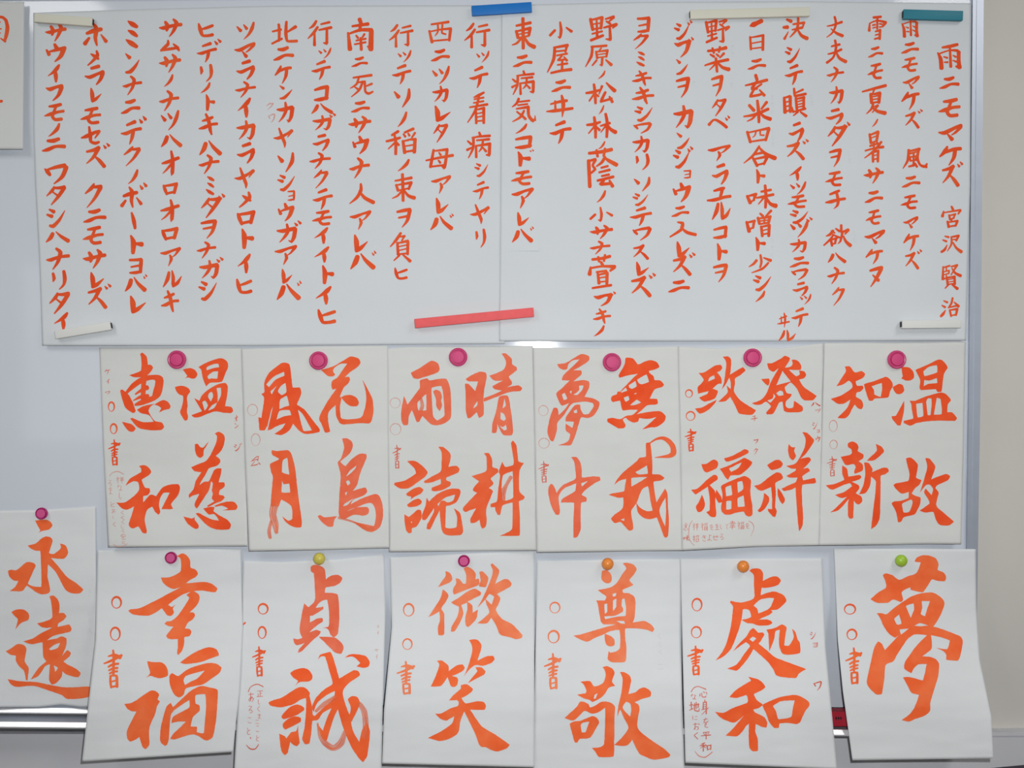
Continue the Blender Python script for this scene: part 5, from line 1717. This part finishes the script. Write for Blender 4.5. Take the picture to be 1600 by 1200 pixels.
note('S9', [('~', [(599.5-0.5, 0, 0), (599, 0, 0)])] and [('テ', 588, 976, 593, 982), ('イ', 589, 985, 592, 992), ('セ', 585, 1013, 591, 1018), ('イ', 587, 1022, 590, 1030)], 'faint', 'small_reading', 0.6)
for x_, y_, n_ in ((1142, 70, 2), (1141, 118, 2), (1204, 148, 3), (1205, 200, 3), (1204, 372, 3), (1266, 146, 2), (1325, 236, 2), (1334, 360, 2), (1082, 126, 1), (1083, 356, 1), (530, 488, 1), (142, 52, 1)):
    note('PR' if x_ > 784 else 'PL', [(random.choice('とくるしまき'), x_, y_+11*i, x_+5, y_+8+11*i) for i in range(n_)], 'pencil', 'pencil_note', 0.3)
note('S9', [('~', [(380.5, 975.5, 2), (383, 973, 2.6)])], 'deep', 'ink_spot')
# the cut-off sheet at the left
ik = Ink(SHEETS['S14'])
ik.ribbon([(-26, 30, 5), (-10, 27, 5), (4, 27, 4.5), (10, 33, 5)])
ik.ribbon([(9, 31, 5), (11.5, 42, 6), (10, 54, 6), (7.5, 63, 4)]); ik.ribbon([(1, 60, 2), (8, 64.5, 4)])
ik.ribbon([(-24, 31, 5), (-24, 64, 5)])
ik.ribbon([(-18, 36, 2.5), (0.5, 34.5, 2)]); ik.ribbon([(-18, 46, 2.5), (1.5, 45, 2.5)]); ik.ribbon([(-6, 30, 3), (-6, 60, 3)]); ik.ribbon([(-18, 53, 2), (0.5, 51.5, 2)])
ik.build('brushed_character', 'poem')
ik = Ink(SHEETS['S14']); ik.ribbon([(-30, 160, 4), (-12, 160, 4), (2.5, 158, 4.5)]); ik.ribbon([(-14, 140, 4), (-12, 190, 4)]); ik.build('brushed_character', 'poem')

# ---------------- magnets ----------------
def lathe(name, prof, seg, m, parent):
    """profile (radius, depth) turned round the depth axis at the parent's origin"""
    V = []; F = []; n = len(prof)
    for i in range(seg):
        t = 2*math.pi*i/seg
        for r, d in prof: V.append((parent.location.x+r*math.cos(t), parent.location.y-d, parent.location.z+r*math.sin(t)))
    for i in range(seg):
        j = (i+1) % seg
        for q in range(n-1): F.append((i*n+q, i*n+q+1, j*n+q+1, j*n+q))
    o = mesh_obj(name, V, F, m, parent, smooth=True)
    o.data.set_sharp_from_angle(angle=math.radians(38))
    return o
def big_magnet(px, py, key, label):
    d = SHEETS[key].dep(px, py)+0.0006
    r = empty('round_magnet', W(px, py, d)); tag(r, label, 'magnet', 'large pink round magnets')
    R = 14.4*S
    lathe('rim', [(0.0, 0.0), (R*0.97, 0.0), (R, 0.001), (R, 0.0035), (R*0.96, 0.0047), (R*0.86, 0.0055), (R*0.76, 0.0050), (R*0.72, 0.0030), (R*0.60, 0.0028), (0, 0.0028)], 40, M['pink_rim'], r)
    lathe('cap', [(R*0.69, 0.0028), (R*0.67, 0.0062), (R*0.63, 0.0072), (R*0.5, 0.0076), (0.0, 0.0077)], 40, M['pink'], r)
ords = ['leftmost', 'second', 'third', 'fourth', 'fifth', 'rightmost']
for i, (x, y) in enumerate([(277, 562), (498, 563.5), (716, 558), (956, 566), (1175.5, 559), (1400.5, 562)]):
    where = ['leftmost of six, on the four-character sheet at the left end', 'second from left, touching a cursive stroke', 'third from left, above salmon characters', 'fourth from left, above the loop-ended character sheet', 'fifth from left, above the sheet with two-line note', 'rightmost of six, below the white bar'][i]
    big_magnet(x, y, 'S%d' % (i+1), 'large pink round magnet, '+where)
def small_magnet(px, py, key, label):
    d = SHEETS[key].dep(px, py)+0.0006
    r = empty('round_magnet', W(px, py, d)); tag(r, label, 'magnet', 'small magenta round magnets')
    R = 9.3*S
    lathe('rim', [(0.0, 0.0), (R*0.97, 0.0), (R, 0.001), (R*0.98, 0.0050), (R*0.88, 0.0060), (R*0.80, 0.0055), (R*0.74, 0.0048), (0, 0.0048)], 32, M['magenta_rim'], r)
    lathe('cap', [(R*0.74, 0.0048), (R*0.73, 0.0058), (R*0.69, 0.0062), (0, 0.0063)], 32, M['magenta'], r)
small_magnet(66, 802, 'S7', 'small magenta magnet on the two-character sheet at the left edge')
small_magnet(268, 871, 'S8', 'small magenta magnet on the tilted sheet at bottom left')
small_magnet(725, 876, 'S10', 'small magenta magnet on the sheet with pale orange characters')
def ball_magnet(px, py, key, m, label):
    d = SHEETS[key].dep(px, py)+0.0006
    r = empty('ball_magnet', W(px, py, d)); tag(r, label, 'magnet', 'small coloured ball magnets')
    R = 9.3*S
    lathe('base', [(0.0, 0.0), (R*0.62, 0.0), (R*0.64, 0.0012), (R*0.6, 0.0016), (0, 0.0016)], 24, M['black'], r)
    pr_ = [(0.0, 0.0014)]+[(R*math.cos(t), 0.0014+R*0.55+R*0.86*math.sin(t)) for t in [-0.65+(math.pi/2+0.65)*i/14 for i in range(15)]]
    lathe('ball', pr_, 32, M[m], r)
ball_magnet(500, 872, 'S9', 'yellow', 'small yellow ball magnet at the top of a bottom-row sheet')
ball_magnet(949, 880, 'S11', 'orange', 'left one of the two small orange ball magnets in the bottom row')
ball_magnet(1160, 884, 'S12', 'orange', 'right one of the two small orange ball magnets in the bottom row')
ball_magnet(1406, 875, 'S13', 'green', 'small lime green ball magnet on the one-character sheet')

# ---------------- magnetic bars ----------------
def bar(cx, cy, ln, ht, ang, th, key, m, name, label, ends='', group='magnetic bars'):
    """ang in degrees, positive falls to the right"""
    a = math.radians(ang); L = ln*S; Hh = ht*S
    u = Vector((math.cos(a), 0, -math.sin(a))); v = Vector((math.sin(a), 0, math.cos(a)))
    d = max(SHEETS[key].dep(cx+t*ln*math.cos(a)/2, cy+t*ln*math.sin(a)/2) for t in (-1, -.5, 0, .5, 1))+0.0006
    k = (D-d-th)/D
    c = W(cx, cy, d+th); c = Vector((c.x, -d, c.z)); L *= k; Hh *= k
    r = empty(name, c); tag(r, label, 'magnet', group)
    def blk(nm, x0, x1, z0, z1, y0, y1, mm, bev):
        V = [c+u*x+v*z+Vector((0, -y, 0)) for x in (x0, x1) for y in (y0, y1) for z in (z0, z1)]
        F = [(0, 2, 3, 1), (4, 5, 7, 6), (0, 1, 5, 4), (2, 6, 7, 3), (0, 4, 6, 2), (1, 3, 7, 5)]
        o = mesh_obj(nm, V, F, mm, r)
        if bev: md = o.modifiers.new('bevel', 'BEVEL'); md.width = bev; md.segments = 3; o.data.polygons.foreach_set('use_smooth', [True]*6)
        return o
    blk('magnet_strip', -L/2+0.0004, L/2-0.0004, -Hh/2+0.0012, Hh/2-0.0012, 0.0, 0.0018, M['black'], 0)
    o = blk('bar_body', -L/2, L/2, -Hh/2, Hh/2, 0.0015, th, M[m], 0.0009)
    for s in ends:
        x = -L/2 if s == 'L' else L/2
        blk('end_plug', x-0.0007, x+0.0007, -Hh*0.30, Hh*0.34, 0.0016, th*0.8, M['black'], 0)
bar(98.5, 30.5, 91, 13.5, 4.2, 0.009, 'PL', 'cream', 'magnetic_bar', 'short cream magnetic bar at the top left of the poem', 'R')
bar(784, 13.5, 94, 15.5, -3.6, 0.008, 'PR', 'blue', 'magnetic_bar', 'short bright blue magnetic bar over the joint at the top')
bar(1172, 20, 187, 14, -1.4, 0.009, 'PR', 'cream', 'magnetic_bar', 'long cream magnetic bar at the top right of the poem', 'L')
bar(1458.5, 23, 93, 15, 1.6, 0.009, 'PR', 'teal', 'magnetic_bar', 'short teal magnetic bar at the top right corner', 'L')
bar(741, 496.5, 187, 14.5, -5.5, 0.009, 'PR', 'coral', 'magnetic_bar', 'long coral pink magnetic bar across the joint at the bottom')
bar(129, 516, 88, 13, -9.5, 0.010, 'PL', 'white_plastic', 'magnetic_bar', 'short off-white magnetic bar tilted at the lower left of the poem', 'R')
bar(1456, 506.5, 92, 12.5, -0.5, 0.012, 'PR', 'white_plastic', 'magnetic_bar', 'short off-white level magnetic bar at the lower right of the poem', 'L')

# ---------------- things on and below the tray ----------------
p0 = W(1309, 1118, 0.0)
eb = tag(empty('eraser_box', (p0.x, -0.025, p0.z)), 'red box with dark print standing on the pen tray between two sheets', 'box')
zt = p0.z-0.0095
box('box_body', W(1290, 0).x, W(1345, 0).x, -0.034, -0.012, zt+0.001, zt+0.026, M['red'], eb, 0.0008)
def strip(nm, x0, x1, z0, z1, m): box(nm, x0, x1, -0.0345, -0.0339, z0, z1, m, eb)
xa = W(1305, 0).x*0.982
for i in range(3):
    strip('print_mark', xa+0.004*i, xa+0.0028+0.004*i, zt+0.014, zt+0.0165, M['black'])
    strip('print_mark', xa+0.0012+0.004*i, xa+0.0022+0.004*i, zt+0.012, zt+0.018, M['black'])

pa = W(1500, 1203.3, 0.128); pb = W(1600, 1194, 0.10)
e = Vector((pb.x-pa.x, pb.y-pa.y, 0)).normalized(); q = Vector((e.y, -e.x, 0))
fu = tag(empty('side_table', (pa.x+0.3, pa.y-0.15, 0)), 'black table whose far edge just shows at the bottom right corner', 'table')
zt2 = pb.z
def prism(nm, o0, la, lb, wa, wb_, z0, z1, m, bev=0.0):
    cs = [o0+e*la+q*wa, o0+e*lb+q*wa, o0+e*lb+q*wb_, o0+e*la+q*wb_]
    V = [(c_.x, c_.y, z0) for c_ in cs]+[(c_.x, c_.y, z1) for c_ in cs]
    o = mesh_obj(nm, V, [(0, 1, 2, 3)[::-1], (4, 5, 6, 7)[::-1], (0, 1, 5, 4)[::-1], (1, 2, 6, 5)[::-1], (2, 3, 7, 6)[::-1], (3, 0, 4, 7)[::-1]], m, fu)
    if bev: md = o.modifiers.new('bevel', 'BEVEL'); md.width = bev; md.segments = 2
prism('table_top', pa, 0.0, 0.36, 0.0, 0.40, zt2-0.025, zt2, M['dark'], 0.003)
for la in (0.02, 0.31):
    for wa in (0.03, 0.34):
        prism('leg', pa, la, la+0.03, wa, wa+0.03, 0.0, zt2-0.025, M['dark'])
